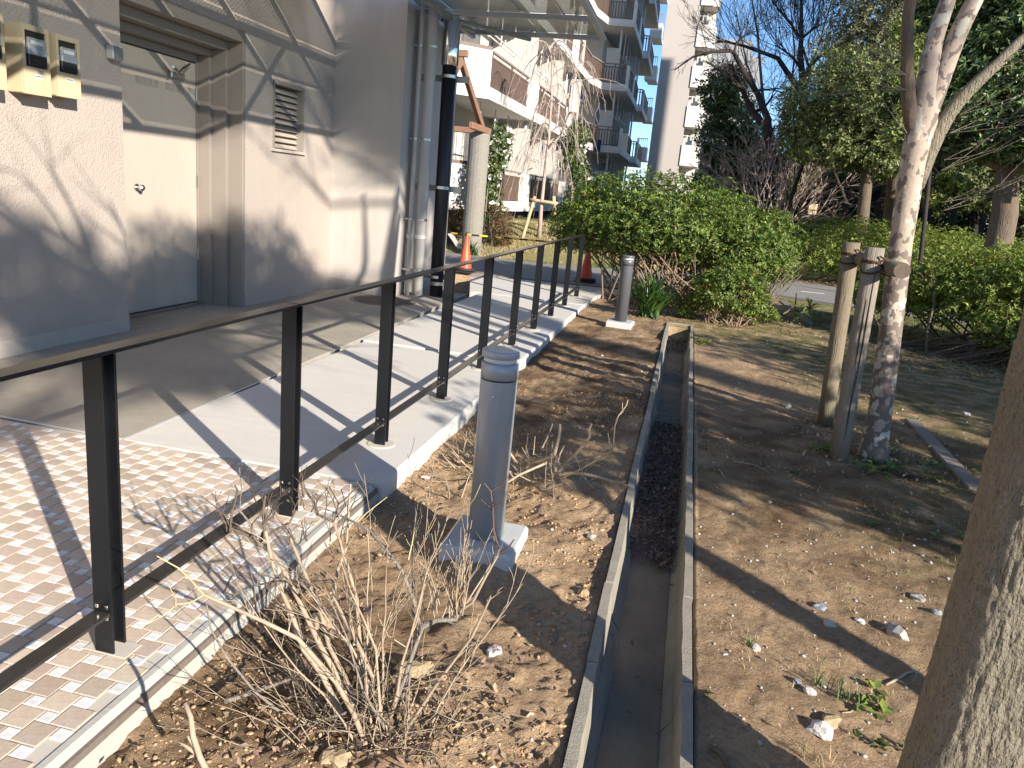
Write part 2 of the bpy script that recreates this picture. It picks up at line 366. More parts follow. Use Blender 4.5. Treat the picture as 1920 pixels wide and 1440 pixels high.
def ground_mat():
    m = bpy.data.materials.new('ground_soil'); m.use_nodes = True; t = m.node_tree; N = t.nodes; L = t.links; b = N['Principled BSDF']
    b.inputs['Roughness'].default_value = .95; b.inputs['Specular IOR Level'].default_value = .15
    tc = N.new('ShaderNodeTexCoord'); co = tc.outputs['Object']
    def noise(s, d=6, r=.6):
        n = N.new('ShaderNodeTexNoise'); n.inputs['Scale'].default_value = s; n.inputs['Detail'].default_value = d; n.inputs['Roughness'].default_value = r
        L.new(co, n.inputs[0]); return n.outputs[0]
    def mr(s, a, c, lo=0., hi=1.):
        n = N.new('ShaderNodeMapRange'); n.inputs[1].default_value = a; n.inputs[2].default_value = c; n.inputs[3].default_value = lo; n.inputs[4].default_value = hi; L.new(s, n.inputs[0]); return n.outputs[0]
    def mix(f, a, c):
        n = N.new('ShaderNodeMix'); n.data_type = 'RGBA'; L.new(f, n.inputs[0])
        for i, v in ((6, a), (7, c)):
            if isinstance(v, tuple): n.inputs[i].default_value = (*v, 1)
            else: L.new(v, n.inputs[i])
        return n.outputs[2]
    c = mix(mr(noise(1.1), .35, .65), (.54, .375, .225), (.31, .20, .12))
    c = mix(mr(noise(7), .4, .7, 0, .55), c, (.66, .48, .29))
    c = mix(mr(noise(38), .45, .7, 0, .55), c, (.19, .125, .072))
    c = mix(mr(noise(170), .52, .7, 0, .5), c, (.66, .54, .37))
    at = N.new('ShaderNodeAttribute'); at.attribute_name = 'cover'
    sep = N.new('ShaderNodeSeparateColor'); L.new(at.outputs['Color'], sep.inputs[0])
    # red channel: dry lawn ; green: moss ; blue: damp dark soil
    def gate(ch, s):
        n = N.new('ShaderNodeMath'); n.operation = 'MULTIPLY'; L.new(sep.outputs[ch], n.inputs[0]); L.new(mr(noise(s), .35, .6), n.inputs[1]); return n.outputs[0]
    lawn = mix(mr(noise(14), .4, .62), (.33, .27, .12), (.19, .20, .075))
    c = mix(sep.outputs[0], c, lawn)
    c = mix(gate(1, 5), c, (.13, .135, .045))
    c = mix(gate(2, 3.5), c, (.145, .092, .052))
    L.new(c, b.inputs['Base Color'])
    b1 = N.new('ShaderNodeBump'); b1.inputs['Strength'].default_value = .8; b1.inputs['Distance'].default_value = .03; L.new(noise(22), b1.inputs['Height'])
    b2 = N.new('ShaderNodeBump'); b2.inputs['Strength'].default_value = .9; b2.inputs['Distance'].default_value = .016; L.new(noise(95, 8, .7), b2.inputs['Height']); L.new(b1.outputs[0], b2.inputs['Normal'])
    L.new(b2.outputs[0], b.inputs['Normal']); return m
M['ground'] = ground_mat()

# ---------------------------------------------------------------- ground
GX0, GX1 = -.14, .222       # outer faces of the gutter
def gz(x, y):
    x = np.asarray(x, float); y = np.asarray(y, float)
    z = -.022+0*x
    bed = (x < GX0+.01)*(x > -1.6)
    t = np.clip((GX0-x)/1.25, 0, 1)
    dep = .085-.05*sst(y, 4.5, 12)
    z = np.where((x < GX0+.01) & (y < 13.6), -.025-dep*sst(t, 0, .9), z)
    z = z+.25*np.clip(y-18.3, 0, 3.0)*sst(-x, 1.0, 3.5)*1.0
    f = 1-.8*sst(y, 11, 15)
    rough = np.where(x < 0, 1.0, .55)
    z = z+f*rough*(.030*fbm(x, y, 2.6, 2, 3)+.022*fbm(x, y, 11, 3, 11)+.014*fbm(x, y, 34, 3, 21)*(y < 8))
    # small heaps round the shrub foot
    z = z+.05*np.exp(-(((x+.68)**2+(y-1.95)**2)/.10))+.05*np.exp(-(((x+.55)**2+(y-4.15)**2)/.07))+.045*np.exp(-(((x+.72)**2+(y-3.15)**2)/.12))
    return z
def build_ground():
    xs = np.concatenate([[-400, -150, -60, -30, -20, -14, -10, -8, -6.5, -5.2], np.arange(-5.0, -1.62, .12), np.arange(-1.60, GX0+.012, .016), [GX0+.02], [GX1-.02],
                         np.arange(GX1-.008, 1.7, .016), np.arange(1.7, 3.2, .03), np.arange(3.2, 6, .09), np.arange(6, 12, .4), [14, 18, 25, 40, 70, 150, 400]])
    ys = [-60, -20, -8, -3, -1, 0, .5, .9]; y = 1.1
    while y < 26: ys.append(y); y += max(.013, .0062*y) if y < 12 else .14+.02*(y-12)
    ys += [28, 30, 33, 37, 42, 50, 60, 80, 120, 200, 400, 900]
    ys = np.array(ys)
    X, Y = np.meshgrid(xs, ys); Z = gz(X, Y)
    Z = np.where((X < -1.47) & (Y < 13.6) & (X > -5), -.35, Z)          # lies under the paving
    Z = np.where((X > GX0) & (X < GX1) & (Y < 10.5), -.45, Z)           # under the gutter
    Z = np.where(X <= -5.0, np.where(Y < 14, -.1, Z), Z)
    V = np.stack([X.ravel(), Y.ravel(), Z.ravel()], 1); nx = len(xs); ny = len(ys)
    idx = np.arange(nx*ny).reshape(ny, nx)
    F = np.stack([idx[:-1, :-1].ravel(), idx[:-1, 1:].ravel(), idx[1:, 1:].ravel(), idx[1:, :-1].ravel()], 1)
    o = meshobj('ground', V, F, M['ground'], smooth=True); tag(o, kind='structure')
    x, y = V[:, 0], V[:, 1]
    lawn = sst(y, 17.6, 18.3)*sst(-x, -.5, 1.0)+sst(y, 12.4, 13.2)*sst(x, 1.9, 2.3)*.7
    moss = np.clip(sst(x, .9, 1.7)*sst(y, 2, 3)*.9*(1-sst(y, 10, 14))+sst(y, 8.5, 10.5)*(x > .2)*.9+.35*(x > .25)*(x < 1.4)*sst(y, 3.4, 4.4)*(1-sst(y, 5, 5.6)), 0, 1)
    damp = np.clip((x < GX0)*((1-sst(y, 2.4, 3.2))*sst(-x, .55, .85)*1.1+sst(y, 4.3, 5.6)*(1-sst(y, 10, 12))*.9)+(x > .25)*(.35+.55*(1-sst(np.abs(y-5.0), .8, 2.4)))*(1-sst(y, 8, 11)), 0, 1)
    colr = np.stack([np.clip(lawn, 0, 1), moss, damp, np.ones_like(x)], 1).astype(np.float32)
    ca = o.data.color_attributes.new('cover', 'FLOAT_COLOR', 'POINT'); ca.data.foreach_set('color', colr.ravel())
build_ground()

# paths, slabs
mb = MB()
pathpoly = [(-14, 15.7), (-5.8, 15.7), (-4.2, 13.9), (-1.2, 14.15), (.8, 15.6), (1.85, 16.4), (3.4, 15.6), (12, 13.4), (12, 17.2), (4.2, 19.4), (2.6, 20.6), (.8, 20.2), (-1.4, 18.2), (-3, 17.6), (-14, 18.0)]
mb.prism(pathpoly, -.2, .022)
tag(mb.build('asphalt_path', M['asphalt']), kind='structure')
mb = MB(); mb.box((2.75, 17.7, .0245), (.5, .05, .004), rz=.1); mb.box((3.55, 17.0, .0245), (.45, .06, .004), rz=-.2)
tag(mb.build('path_markings', M['white_paint']), kind='structure')

def edge_noise_slab(name, x0, x1, y0, y1, ztop, zbot, material, wob=.006, step=.12):
    """slab whose right-hand edge is slightly uneven and rounded"""
    ys = np.arange(y0, y1+.001, step); V = []; F = []
    for y in ys:
        e = x1+wob*mnoise.noise(Vector((y*1.7, 3.1, 0)))*2
        V += [(x0, y, zbot), (x0, y, ztop), (e-.014, y, ztop), (e-.003, y, ztop-.008), (e, y, ztop-.02), (e+.002, y, zbot)]
    n = 6
    for i in range(len(ys)-1):
        for k in range(n-1): F.append((i*n+k, (i+1)*n+k, (i+1)*n+k+1, i*n+k+1))
    F.append(tuple(range(n))); F.append(tuple((len(ys)-1)*n+k for k in range(n-1, -1, -1)))
    return meshobj(name, V, F, material)
walk = tag(bpy.data.objects.new('walkway', None), kind='structure'); COL.objects.link(walk)
joints = [3.60, 7.05, 11.55, 13.62]
for a, b in zip(joints[:-1], joints[1:]):
    if b < 13: edge_noise_slab('slab', -2.965-.04*(a-3.6)/3, -1.40, a+.004, b-.004, 0, -.32, M['conc_new'])
mb = MB(); mb.prism([(-3.2, 11.56), (-1.40, 11.56), (-1.36, 12.9), (-.95, 14.05), (-2.3, 14.5), (-3.05, 14.2), (-3.72, 13.4)], -.3, 0)
mb.build('slab', M['conc_new'], walk)
for o in list(COL.objects):
    if o.name.startswith('slab') and o.parent is None: o.parent = walk
mb = MB(); mb.prism([(-5.42, 3.66), (-2.97, 3.60), (-3.16, 11.2), (-3.9, 11.2), (-5.42, 11.2)], -.3, -.003)
tag(mb.build('old_concrete_floor', M['conc_old']), kind='structure')
mb = MB(); mb.prism([(-2.975, 3.61), (-2.955, 3.61), (-3.145, 11.2), (-3.165, 11.2)], -.002, .001); mb.box((-4.18, 3.63, -.001), (2.4, .02, .004), rz=-.025)
tag(mb.build('floor_joint_sealant', M['conc_block']), kind='structure')
# tile paving
pav = bpy.data.objects.new('tile_paving', None); COL.objects.link(pav); tag(pav, kind='structure')
mb = MB(); mb.bb(-4.95, -1.462, .2, 3.585, -.3, -.004); mb.build('mortar_bed', M['mortar'], pav)
edge_noise_slab('kerb_edge', -1.4605, -1.425, .2, 3.59, .001, -.30, M['conc_kerb'], wob=.003).parent = pav
mb = MB(); mb.bb(-1.4245, -1.4125, .2, 3.59, -.046, -.021); mb.build('steel_edging', M['iron'], pav)
mb = MB(); mb.bb(-1.4215, -1.413, .2, 3.59, -.30, -.047); mb.build('kerb_face', M['conc_kerb'], pav)
def tile_mesh(name, a, m_):
    h = a/2; b_ = .002
    V = [(-h, -h, -.006), (h, -h, -.006), (h, h, -.006), (-h, h, -.006), (-h, -h, -.0012), (h, -h, -.0012), (h, h, -.0012), (-h, h, -.0012),
         (-h+b_, -h+b_, .001), (h-b_, -h+b_, .001), (h-b_, h-b_, .001), (-h+b_, h-b_, .001)]
    F = [(0, 1, 5, 4), (1, 2, 6, 5), (2, 3, 7, 6), (3, 0, 4, 7), (4, 5, 9, 8), (5, 6, 10, 9), (6, 7, 11, 10), (7, 4, 8, 11), (8, 9, 10, 11)]
    me = bpy.data.meshes.new(name); me.from_pydata(V, [], F); me.materials.append(m_); me.update(); return me, V, F
A_, B_ = .0865, .0455
GR = .004
big, BV, BF = tile_mesh('tile', A_-GR, M['tile_tan']); sml, SV, SF = tile_mesh('inset_tile', B_-GR, M['tile_white'])
rngt = random.Random(5)
bl = []; sm_ = []
for i in range(-60, 60):
    for j in range(-60, 60):
        x = -2.331+i*B_+j*A_; y = 2.182+i*A_-j*B_
        if -3.95 < x < -1.462-A_+.012 and 1.0 < y < 3.585-A_+.01: bl.append((x+A_/2, y+A_/2))
        xs_, ys_ = x+B_/2, y+A_+B_/2
        if -3.95 < xs_ < -1.462-B_/2+.008 and 1.0 < ys_ < 3.585-B_/2: sm_.append((xs_, ys_))
for name, lst, me, VV, FF, mt in (('tile', bl, big, BV, BF, 'tile_tan'), ('inset_tile', sm_, sml, SV, SF, 'tile_white')):
    def vis(p):
        v = np.array([p[0], p[1], -EYE]); c = v[0]*_R+v[1]*_F-v[2]*_D
        u = 960+FPX*c[0]/c[2]; q = 720+FPX*c[1]/c[2]; return c[2] > 0 and -30 < u < 1950 and -30 < q < 1470
    lst.sort(key=lambda p: (0 if vis(p) else 1, p[0]**2+p[1]**2))
    rest = MB()
    for k, p in enumerate(lst):
        dz = rngt.uniform(-.0006, .0008)
        if k < 300:
            o = bpy.data.objects.new(name, me); COL.objects.link(o); o.parent = pav; o.location = (p[0], p[1], dz)
            o.rotation_euler = (rngt.uniform(-.006, .006), rngt.uniform(-.006, .006), rngt.uniform(-.01, .01))
        else: rest.add([(v[0]+p[0], v[1]+p[1], v[2]+dz) for v in VV], FF)
    o = rest.build(name+'_field', M[mt], pav); o['kind'] = 'stuff'

# gutter
gut = bpy.data.objects.new('gutter', None); COL.objects.link(gut); tag(gut, 'open concrete gutter running through the bare soil beside the railing', 'gutter')
rg = random.Random(3)
y = .6; gm = None
while y < 10.3:
    b = MB(); L_ = .6; t0 = .036
    prof = [(GX0, 0), (GX0+t0, 0), (GX0+t0+.012, -.165), (GX0+t0+.045, -.215), (GX1-t0-.045, -.215), (GX1-t0-.012, -.165), (GX1-t0, 0), (GX1, 0), (GX1, -.34), (GX0, -.34)]
    NS = 6; jit = [(rg.uniform(-.0025, .0025), rg.uniform(-.003, .002)) for _ in range(NS+1)]
    V = []
    for s in range(NS+1):
        yy = -L_/2+.003+(L_-.006)*s/NS
        for q, (px, pz) in enumerate(prof): V.append((px+(jit[s][0] if q in (1, 6) else 0), yy, pz+(jit[s][1] if pz == 0 else 0)))
    n = len(prof); F = []
    for s in range(NS):
        for k in range(n): F.append((s*n+k, s*n+(k+1) % n, (s+1)*n+(k+1) % n, (s+1)*n+k))
    F = [f[::-1] for f in F]
    for base, rev in ((0, False), (NS*n, True)):
        for quad in ((0, 1, 2, 9), (2, 3, 9), (3, 4, 8, 9), (4, 5, 8), (5, 6, 7, 8)):
            f = tuple(base+i for i in quad); F.append(f[::-1] if rev else f)
    b.add(V, F)
    o = b.build('gutter_segment', M['conc_dark'], gut); o.location = (rg.uniform(-.004, .004), y+L_/2, rg.uniform(-.004, .002)); o.rotation_euler = (0, 0, rg.uniform(-.004, .004))
    y += L_
yend = y
MB().bb(GX0+.002, GX1-.002, yend+.003, yend+.045, -.33, -.004, bev=.004).build('end_wall', M['conc_dark'], gut)
MB().bb(GX0+.085, GX1-.085, .6, yend, -.2145, -.209).build('dirt_layer', M['gutter_in'], gut)

# ---------------------------------------------------------------- scattered rocks and soil crumbs
def rock(rng, c, s, flat=.6, sub=1):
    bm = bmesh.new(); bmesh.ops.create_icosphere(bm, subdivisions=sub, radius=1)
    off = Vector((rng.uniform(0, 99), rng.uniform(0, 99), rng.uniform(0, 99)))
    V = []
    R = Matrix.Rotation(rng.uniform(0, 6.28), 3, 'Z')
    for v in bm.verts:
        d = 1+.55*mnoise.noise(v.co*1.1+off)+.25*mnoise.noise(v.co*2.7+off)
        p = Vector((v.co.x*s*d, v.co.y*s*d*.8, v.co.z*s*d*flat)); V.append(R@p+Vector(c))
    F = [[v.index for v in f.verts] for f in bm.faces]; bm.free(); return V, F
rc = random.Random(17)
_proto = []
bm = bmesh.new(); bmesh.ops.create_icosphere(bm, subdivisions=1, radius=1); bm.verts.ensure_lookup_table()
IV = np.array([v.co[:] for v in bm.verts]); IF = np.array([[v.index for v in f.verts] for f in bm.faces]); bm.free()
def scatter_crumbs(name, pts, sizes, material, seed=0, label=None, flat=.7):
    r = np.random.RandomState(seed); n = len(pts)
    d = 1+r.uniform(-.5, .45, (n, len(IV), 1))
    V = IV[None]*d*np.asarray(sizes)[:, None, None]*r.uniform(.7, 1.25, (n, 1, 3))*np.array([1, 1, flat])
    V = V+np.asarray(pts)[:, None, :]
    F = (IF[None]+(np.arange(n)*len(IV))[:, None, None]).reshape(-1, 3)
    o = meshobj(name, V.reshape(-1, 3), F, material); tag(o, label, kind='stuff'); return o
rs = np.random.RandomState(8)
def pts_on(n, x0, x1, y0, y1, pw=1.0):
    x = rs.uniform(x0, x1, n); y = y0+(y1-y0)*rs.uniform(0, 1, n)**pw; return x, y
x, y = pts_on(26000, -1.38, GX0-.02, 1.15, 6.5, 1.5)
keep = fbm(x, y, 3, 3, 41) > -.14; x, y = x[keep], y[keep]
sz = .0016+.0095*rs.uniform(0, 1, len(x))**7
scatter_crumbs('soil_crumbs', np.stack([x, y, gz(x, y)+sz*.2], 1), sz, M['crumb'], 1)
x, y = pts_on(9000, GX1+.03, 3.2, 1.15, 9, 1.4)
keep = fbm(x, y, 2, 3, 43) > -.02; x, y = x[keep], y[keep]
sz = .0016+.008*rs.uniform(0, 1, len(x))**6
scatter_crumbs('gravel_crumbs', np.stack([x, y, gz(x, y)+sz*.2], 1), sz, M['stone'], 2)
x, y = pts_on(330, -1.36, 3.0, 1.3, 12, 1.3); k = (x < GX0-.03) | (x > GX1+.03); x, y = x[k], y[k]
sz = .004+.012*rs.uniform(0, 1, len(x))**3
scatter_crumbs('pale_pebbles', np.stack([x, y, gz(x, y)], 1), sz, M['stone_white'], 3)
# individual stones (pixel of the photo, radius, material, label)
stones = [
 (1537, 1372, .045, 'stone_white', 'white crusted stone chunk lying in front of the tan stone by the right trunk'),
 (1556, 1356, .036, 'stone_tan', 'tan upright stone just behind the white crusted chunk'),
 (1494, 1281, .019, 'stone_blue', 'small pale blue pointed stone left of the cream pebble on sunlit soil'),
 (1518, 1297, .025, 'stone_white', 'cream flattish pebble beside the small pale blue pointed stone'),
 (1415, 1218, .020, 'stone_white', 'thin bluish white flake on sunlit soil right of the gutter'),
 (1535, 1140, .028, 'stone_blue', 'dark slate blue stone lying alone in the shaded soil'),
 (1555, 1172, .028, 'stone', 'grey flat stone just below the dark slate blue one'),
 (1719, 1128, .034, 'stone', 'rounded grey brown stone nearest to the right trunk edge'),
 (1682, 1188, .052, 'stone', 'broad flat grey slab of rock half sunk in shaded soil'),
 (1612, 1165, .022, 'stone_white', 'small whitish stone between the slate stone and the broad flat rock'),
 (1756, 1150, .022, 'stone_blue', 'bluish stone touching the right trunk outline'),
 (927, 1222, .034, 'stone_white', 'angular white stone on soil in front of the near bollard block'),
 (840, 868, .026, 'stone_tan', 'round tan pebble left of the near bollard near the walkway'),
 (1108, 1008, .022, 'stone', 'pointed grey stone in the shadow left of the gutter'),
 (1475, 763, .045, 'stone', 'flat pale slab of stone on the bare earth between gutter and stakes'),
 (1812, 776, .035, 'stone_white', 'small white stone on the earth right of the mottled tree'),
 (1816, 658, .09, 'stone', 'dark mossy boulder lying under the near hedge'),
 (768, 1262, .070, 'stone_tan', 'blocky tan brick like stone half buried under the bare shrub'),
 (598, 1165, .065, 'stone_tan', 'large buried tan stone behind the bare shrub stems'),
 (1095, 1112, .032, 'stone_tan', 'round tan stone close to the left gutter wall'),
 (632, 1425, .05, 'stone_tan', 'brown stone lump at the foot of the bare shrub'),
]
for (px, py, s, mt, lb) in stones:
    q = G(px, py, 0); q = G(px, py, float(gz(q[0], q[1]))); V, F = rock(rc, (0, 0, 0), s, .55, 2)
    o = meshobj('stone', V, F, M[mt]); o.location = (q[0], q[1], float(gz(q[0], q[1]))+s*.15); tag(o, lb, 'stone', 'loose stones on the soil')
q = G(800, 865); o = MB().box((0, 0, 0), (.05, .03, .006), bev=.002).build('paper_scrap', M['paper']); o.location = (q[0], q[1], float(gz(q[0], q[1]))+.01); tag(o, 'small white scrap on soil against the walkway edge', 'litter')

# ---------------------------------------------------------------- service building on the left
bl_ = empty('service_building', 'beige rendered service building with steel door and louvred window on the left', 'building')
XW = -4.93; XR = -4.875; XD = -5.39; H = 5.4
MB().bb(XD-.6, XW, -3, 6.11, -.3, H).build('wall', M['stucco'], bl_)
mb = MB()   # right part with window opening
wy0, wy1, wz0, wz1 = 8.52, 9.25, 1.80, 2.56
mb.bb(XD-.6, XR, 7.95, wy0, -.3, H); mb.bb(XD-.6, XR, wy1, 10.1, -.3, H)
mb.bb(XD-.6, XR, wy0, wy1, -.3, wz0); mb.bb(XD-.6, XR, wy0, wy1, wz1, H); mb.bb(XD-.6, XR-.30, wy0, wy1, wz0, wz1)
mb.build('wall', M['stucco'], bl_)
MB().bb(XD-.6, XR+.0, 6.11, 7.95, 2.95, H).build('wall', M['stucco'], bl_)
MB().bb(XD-.6, XD-.02, 6.11, 7.95, -.3, 2.95).build('wall', M['wall'], bl_)
MB().bb(-5.9, -3.90, 10.1, 12.4, -.3, H).build('wall', M['wall'], bl_)
MB().bb(XR+.001, -3.895, 10.085, 10.0995, -.05, .16).build('plinth', M['plinth'], bl_)
MB().bb(-3.8995, -3.885, 10.10, 12.4, -.05, .16).build('plinth', M['plinth'], bl_)
# skirting band at the foot of the walls
MB().bb(XW+.0005, XW+.012, -3, 6.10, -.1, .13).build('plinth', M['plinth'], bl_)
# stepped steel frame round the door
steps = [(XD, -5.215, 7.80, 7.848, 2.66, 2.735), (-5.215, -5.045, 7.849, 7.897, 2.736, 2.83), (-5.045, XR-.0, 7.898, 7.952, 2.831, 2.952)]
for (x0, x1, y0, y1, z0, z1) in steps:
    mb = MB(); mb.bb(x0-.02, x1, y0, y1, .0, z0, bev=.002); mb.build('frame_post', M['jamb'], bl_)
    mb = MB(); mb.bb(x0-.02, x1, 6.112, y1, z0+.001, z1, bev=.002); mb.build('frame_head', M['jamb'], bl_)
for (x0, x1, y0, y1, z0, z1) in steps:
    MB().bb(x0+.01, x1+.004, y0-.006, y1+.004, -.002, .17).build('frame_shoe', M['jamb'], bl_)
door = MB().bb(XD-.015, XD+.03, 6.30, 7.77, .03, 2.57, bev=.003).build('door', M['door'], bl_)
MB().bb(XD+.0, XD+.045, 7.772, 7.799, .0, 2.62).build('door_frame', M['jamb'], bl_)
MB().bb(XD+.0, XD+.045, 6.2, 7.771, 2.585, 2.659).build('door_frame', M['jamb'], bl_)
MB().bb(XD-.02, XD+.10, 6.2, 7.80, -.01, .022).build('door_sill', M['steel_brush'], bl_)
h = MB(); h.lathe((0, 0, 0), [(.035, 0), (.035, .012), (.015, .014), (.015, .045), (.03, .05), (.032, .075), (.02, .088)], 16)
h.V = [(XD+.03+v[2], 6.80+v[0], 1.27+v[1]) for v in h.V]; h.build('handle', M['steel_brush'], door, smooth=False)
h = MB(); h.box((XD+.05, 7.43, 2.40), (.05, .22, .06), bev=.01); h.build('door_closer', M['steel_brush'], door)
h = MB(); h.tube([(XD+.09, 7.42, 2.44), (XD+.26, 7.25, 2.46), (XD+.07, 7.62, 2.545)], [.014, .012, .012], 6); h.tube([(XD+.09, 7.38, 2.45), (XD+.22, 7.14, 2.45)], .016, 6); h.build('closer_arm', M['steel_brush'], door)
h = MB()
for z in (.5, 1.3, 2.2): h.tube([(XD+.042, 7.768, z), (XD+.042, 7.768, z+.12)], .009, 8)
h.build('hinge', M['steel_brush'], door)
def text_obj(s, size, parent, m_, loc, rot, name='lettering', sx=1):
    cu = bpy.data.curves.new('txt', 'FONT'); cu.body = s; cu.size = size; cu.align_x = 'CENTER'; cu.align_y = 'CENTER'; cu.extrude = .0004
    to = bpy.data.objects.new('txt', cu); COL.objects.link(to); bpy.context.view_layer.update()
    me = bpy.data.meshes.new_from_object(to.evaluated_get(bpy.context.evaluated_depsgraph_get()))
    bpy.data.objects.remove(to); me.materials.clear(); me.materials.append(m_)
    for v in me.vertices: v.co.x *= sx
    o = bpy.data.objects.new(name, me); COL.objects.link(o); o.parent = parent; o.location = loc; o.rotation_euler = rot; o['kind'] = 'stuff'; return o
text_obj('電閉器室・電話端子室', .088, door, M['ink_faint'], (XD+.0315, 7.26, 2.275), (math.pi/2, 0, math.pi/2))
# louvred window
win = MB(); fx = XR+.014
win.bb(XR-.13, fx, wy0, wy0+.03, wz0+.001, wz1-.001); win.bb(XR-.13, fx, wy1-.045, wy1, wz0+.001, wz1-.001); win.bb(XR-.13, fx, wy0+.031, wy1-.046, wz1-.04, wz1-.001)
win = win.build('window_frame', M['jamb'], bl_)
MB().bb(XR-.10, XR+.035, wy0-.03, wy1+.03, wz0-.032, wz0).build('window_sill', M['door'], bl_)
ns = 10
for k in range(ns):
    MB().box((XR-.075, (wy0+wy1)/2-.008, wz0+.045+k*(wz1-wz0-.07)/ns), (.085, wy1-wy0-.082, .010), ry=.75).build('louvre_slat', M['door'], bl_)
MB().bb(XR-.295, XR-.29, wy0+.03, wy1-.046, wz0, wz1-.04).build('louvre_backing', M['darkhole'], bl_)

# electricity meters
def meter(y0, wd, z0, z1, label, face=True):
    e = empty('meter_box', label, 'electric meter box', 'beige meter boxes on the wall')
    d = .155; xf = XW+d
    b = MB(); b.bb(XW+.001, xf-.018, y0, y0+wd, z0, z1, bev=.006); b.build('casing', M['beige_box'], e)
    # front plate with window opening
    f = MB(); oy0, oy1, oz0, oz1 = y0+.022, y0+wd-.022, z0+(z1-z0)*.40, z1-.035
    f.bb(xf-.0175, xf, y0-.003, oy0, z0-.003, z1+.003); f.bb(xf-.0175, xf, oy1, y0+wd+.003, z0-.003, z1+.003)
    f.bb(xf-.0175, xf, oy0+.0001, oy1-.0001, z0-.003, oz0); f.bb(xf-.0175, xf, oy0+.0001, oy1-.0001, oz1, z1+.003)
    f.build('front_plate', M['beige_box'], e)
    MB().bb(xf-.0178, xf-.0165, oy0, oy1, oz0, oz1).build('window_recess', M['darkhole'], e)
    g = MB().bb(xf-.016, xf+.012, oy0+.016, oy1-.02, oz0+(oz1-oz0)*.36, oz1-.045, bev=.008).build('meter', M['meter_clear'], e)
    MB().bb(xf-.016, xf+.018, oy0+.012, oy1-.012, oz0+(oz1-oz0)*.34, oz0+(oz1-oz0)*.56, bev=.006).build('meter_cover', M['grey_lamp'], e)
    MB().bb(xf-.016, xf+.014, oy0+.012, oy1-.012, oz0+.01, oz0+(oz1-oz0)*.335, bev=.004).build('meter_base', M['meter_black'], e)
    MB().bb(xf+.0125, xf+.0135, oy0+.035, oy1-.045, oz1-.09, oz1-.065).build('meter_dial', M['paper'], e)
    s = MB().bb(xf+.0002, xf+.0012, y0+wd*.38, y0+wd*.72, z0+.115, z0+.140).build('label_sticker', M['paper'], e)
    t = MB(); r = random.Random(int(y0*100))
    for k in range(6): t.bb(xf+.0013, xf+.0017, y0+wd*.40+k*wd*.05, y0+wd*.43+k*wd*.05+r.uniform(0, .002), z0+.122, z0+.133)
    t.build('print', M['ink'], s); return e
meter(4.93, .235, 1.935, 2.40, 'beige meter box in the middle of the row of three on the wall')
meter(5.235, .225, 1.955, 2.39, 'rightmost and smallest of the beige meter boxes')
meter(4.515, .26, 1.93, 2.42, 'beige meter box cut off by the left picture edge')
j = MB().bb(XW+.001, XW+.075, 5.93, 6.05, 2.33, 2.44, bev=.008).build('junction_box', M['pipe_grey']); tag(j, 'small grey junction box on the wall corner left of the steel door', 'junction box')
MB().bb(XW+.0752, XW+.079, 5.936, 6.044, 2.336, 2.434).build('lid', M['galv'], j)

# manhole
mh = MB().lathe((-3.85, 9.62, -.004), [(.44, 0), (.44, .006), (.425, .007), (.42, .004), (.40, .004)], 48).build('manhole_cover', M['iron']); tag(mh, 'round iron manhole cover in the old concrete floor by the corner wall', 'manhole cover')
r_ = MB()
for i in range(-6, 7):
    hw = math.sqrt(max(0, .38**2-(i*.06)**2)); r_.box((-3.85, 9.62+i*.06, .0055), (2*hw, .018, .004))
r_.build('tread_ribs', M['iron'], mh)

# downpipes and conduits
def downpipe(x, y, r, label, name='drain_pipe', top=5.2):
    e = empty(name, label, 'pipe', 'wall pipes beside the corner'); MB().tube([(x, y, 0), (x, y, top)], r, 16).build('pipe', M['pipe_grey'], e, smooth=True)
    for z in (.35, 1.05, 2.12, 3.3):
        b = MB().lathe((x, y, z), [(r+.001, 0), (r+.006, .001), (r+.006, .026), (r+.001, .027)], 16); b.box((x-r-.03, y, z+.013), (.07, .02, .02)); b.build('clamp', M['steel_brush'], e)
    for z in (.9,): MB().lathe((x, y, z-.1), [(r+.001, 0), (r+.01, .004), (r+.01, .05), (r+.001, .055)], 16).build('socket', M['pipe_grey'], e)
    return e
downpipe(-3.66, 10.42, .074, 'thick grey drainpipe rising beside the black pole')
downpipe(-3.80, 10.38, .034, 'thin grey conduit between the wall corner and the thick drainpipe', 'conduit')

# black pole with polished collar
po = empty('black_pole', 'thick black coated pole with polished steel collar carrying the canopy', 'pole', loc=(0, 0, 0))
PX, PY = -3.455, 10.6
MB().tube([(PX+.02, PY, -.2), (PX, PY, 3.2)], .094, 20).build('shaft', M['blackrough'], po, smooth=True)
MB().lathe((PX, PY, 3.12), [(.116, 0), (.118, .004), (.118, .56), (.11, .565)], 28).build('steel_collar', M['steel'], po, smooth=True)
MB().tube([(PX, PY, 3.68), (PX, PY, 3.80)], .06, 14).build('pole_top', M['galv'], po)
MB().lathe((PX+.018, PY, .16), [(.096, 0), (.101, .002), (.101, .05), (.096, .052)], 20).build('base_ring', M['steel_brush'], po)
for z in (.26, 1.50, 2.96):
    c = MB().lathe((PX, PY, z), [(.096, 0), (.104, .001), (.104, .04), (.096, .041)], 20); c.build('clamp', M['steel_brush'], po)
    b = MB().bb(-3.90, PX+.24, PY+.11, PY+.16, z-.03, z+.05); b.build('bracket', M['galv'], po)

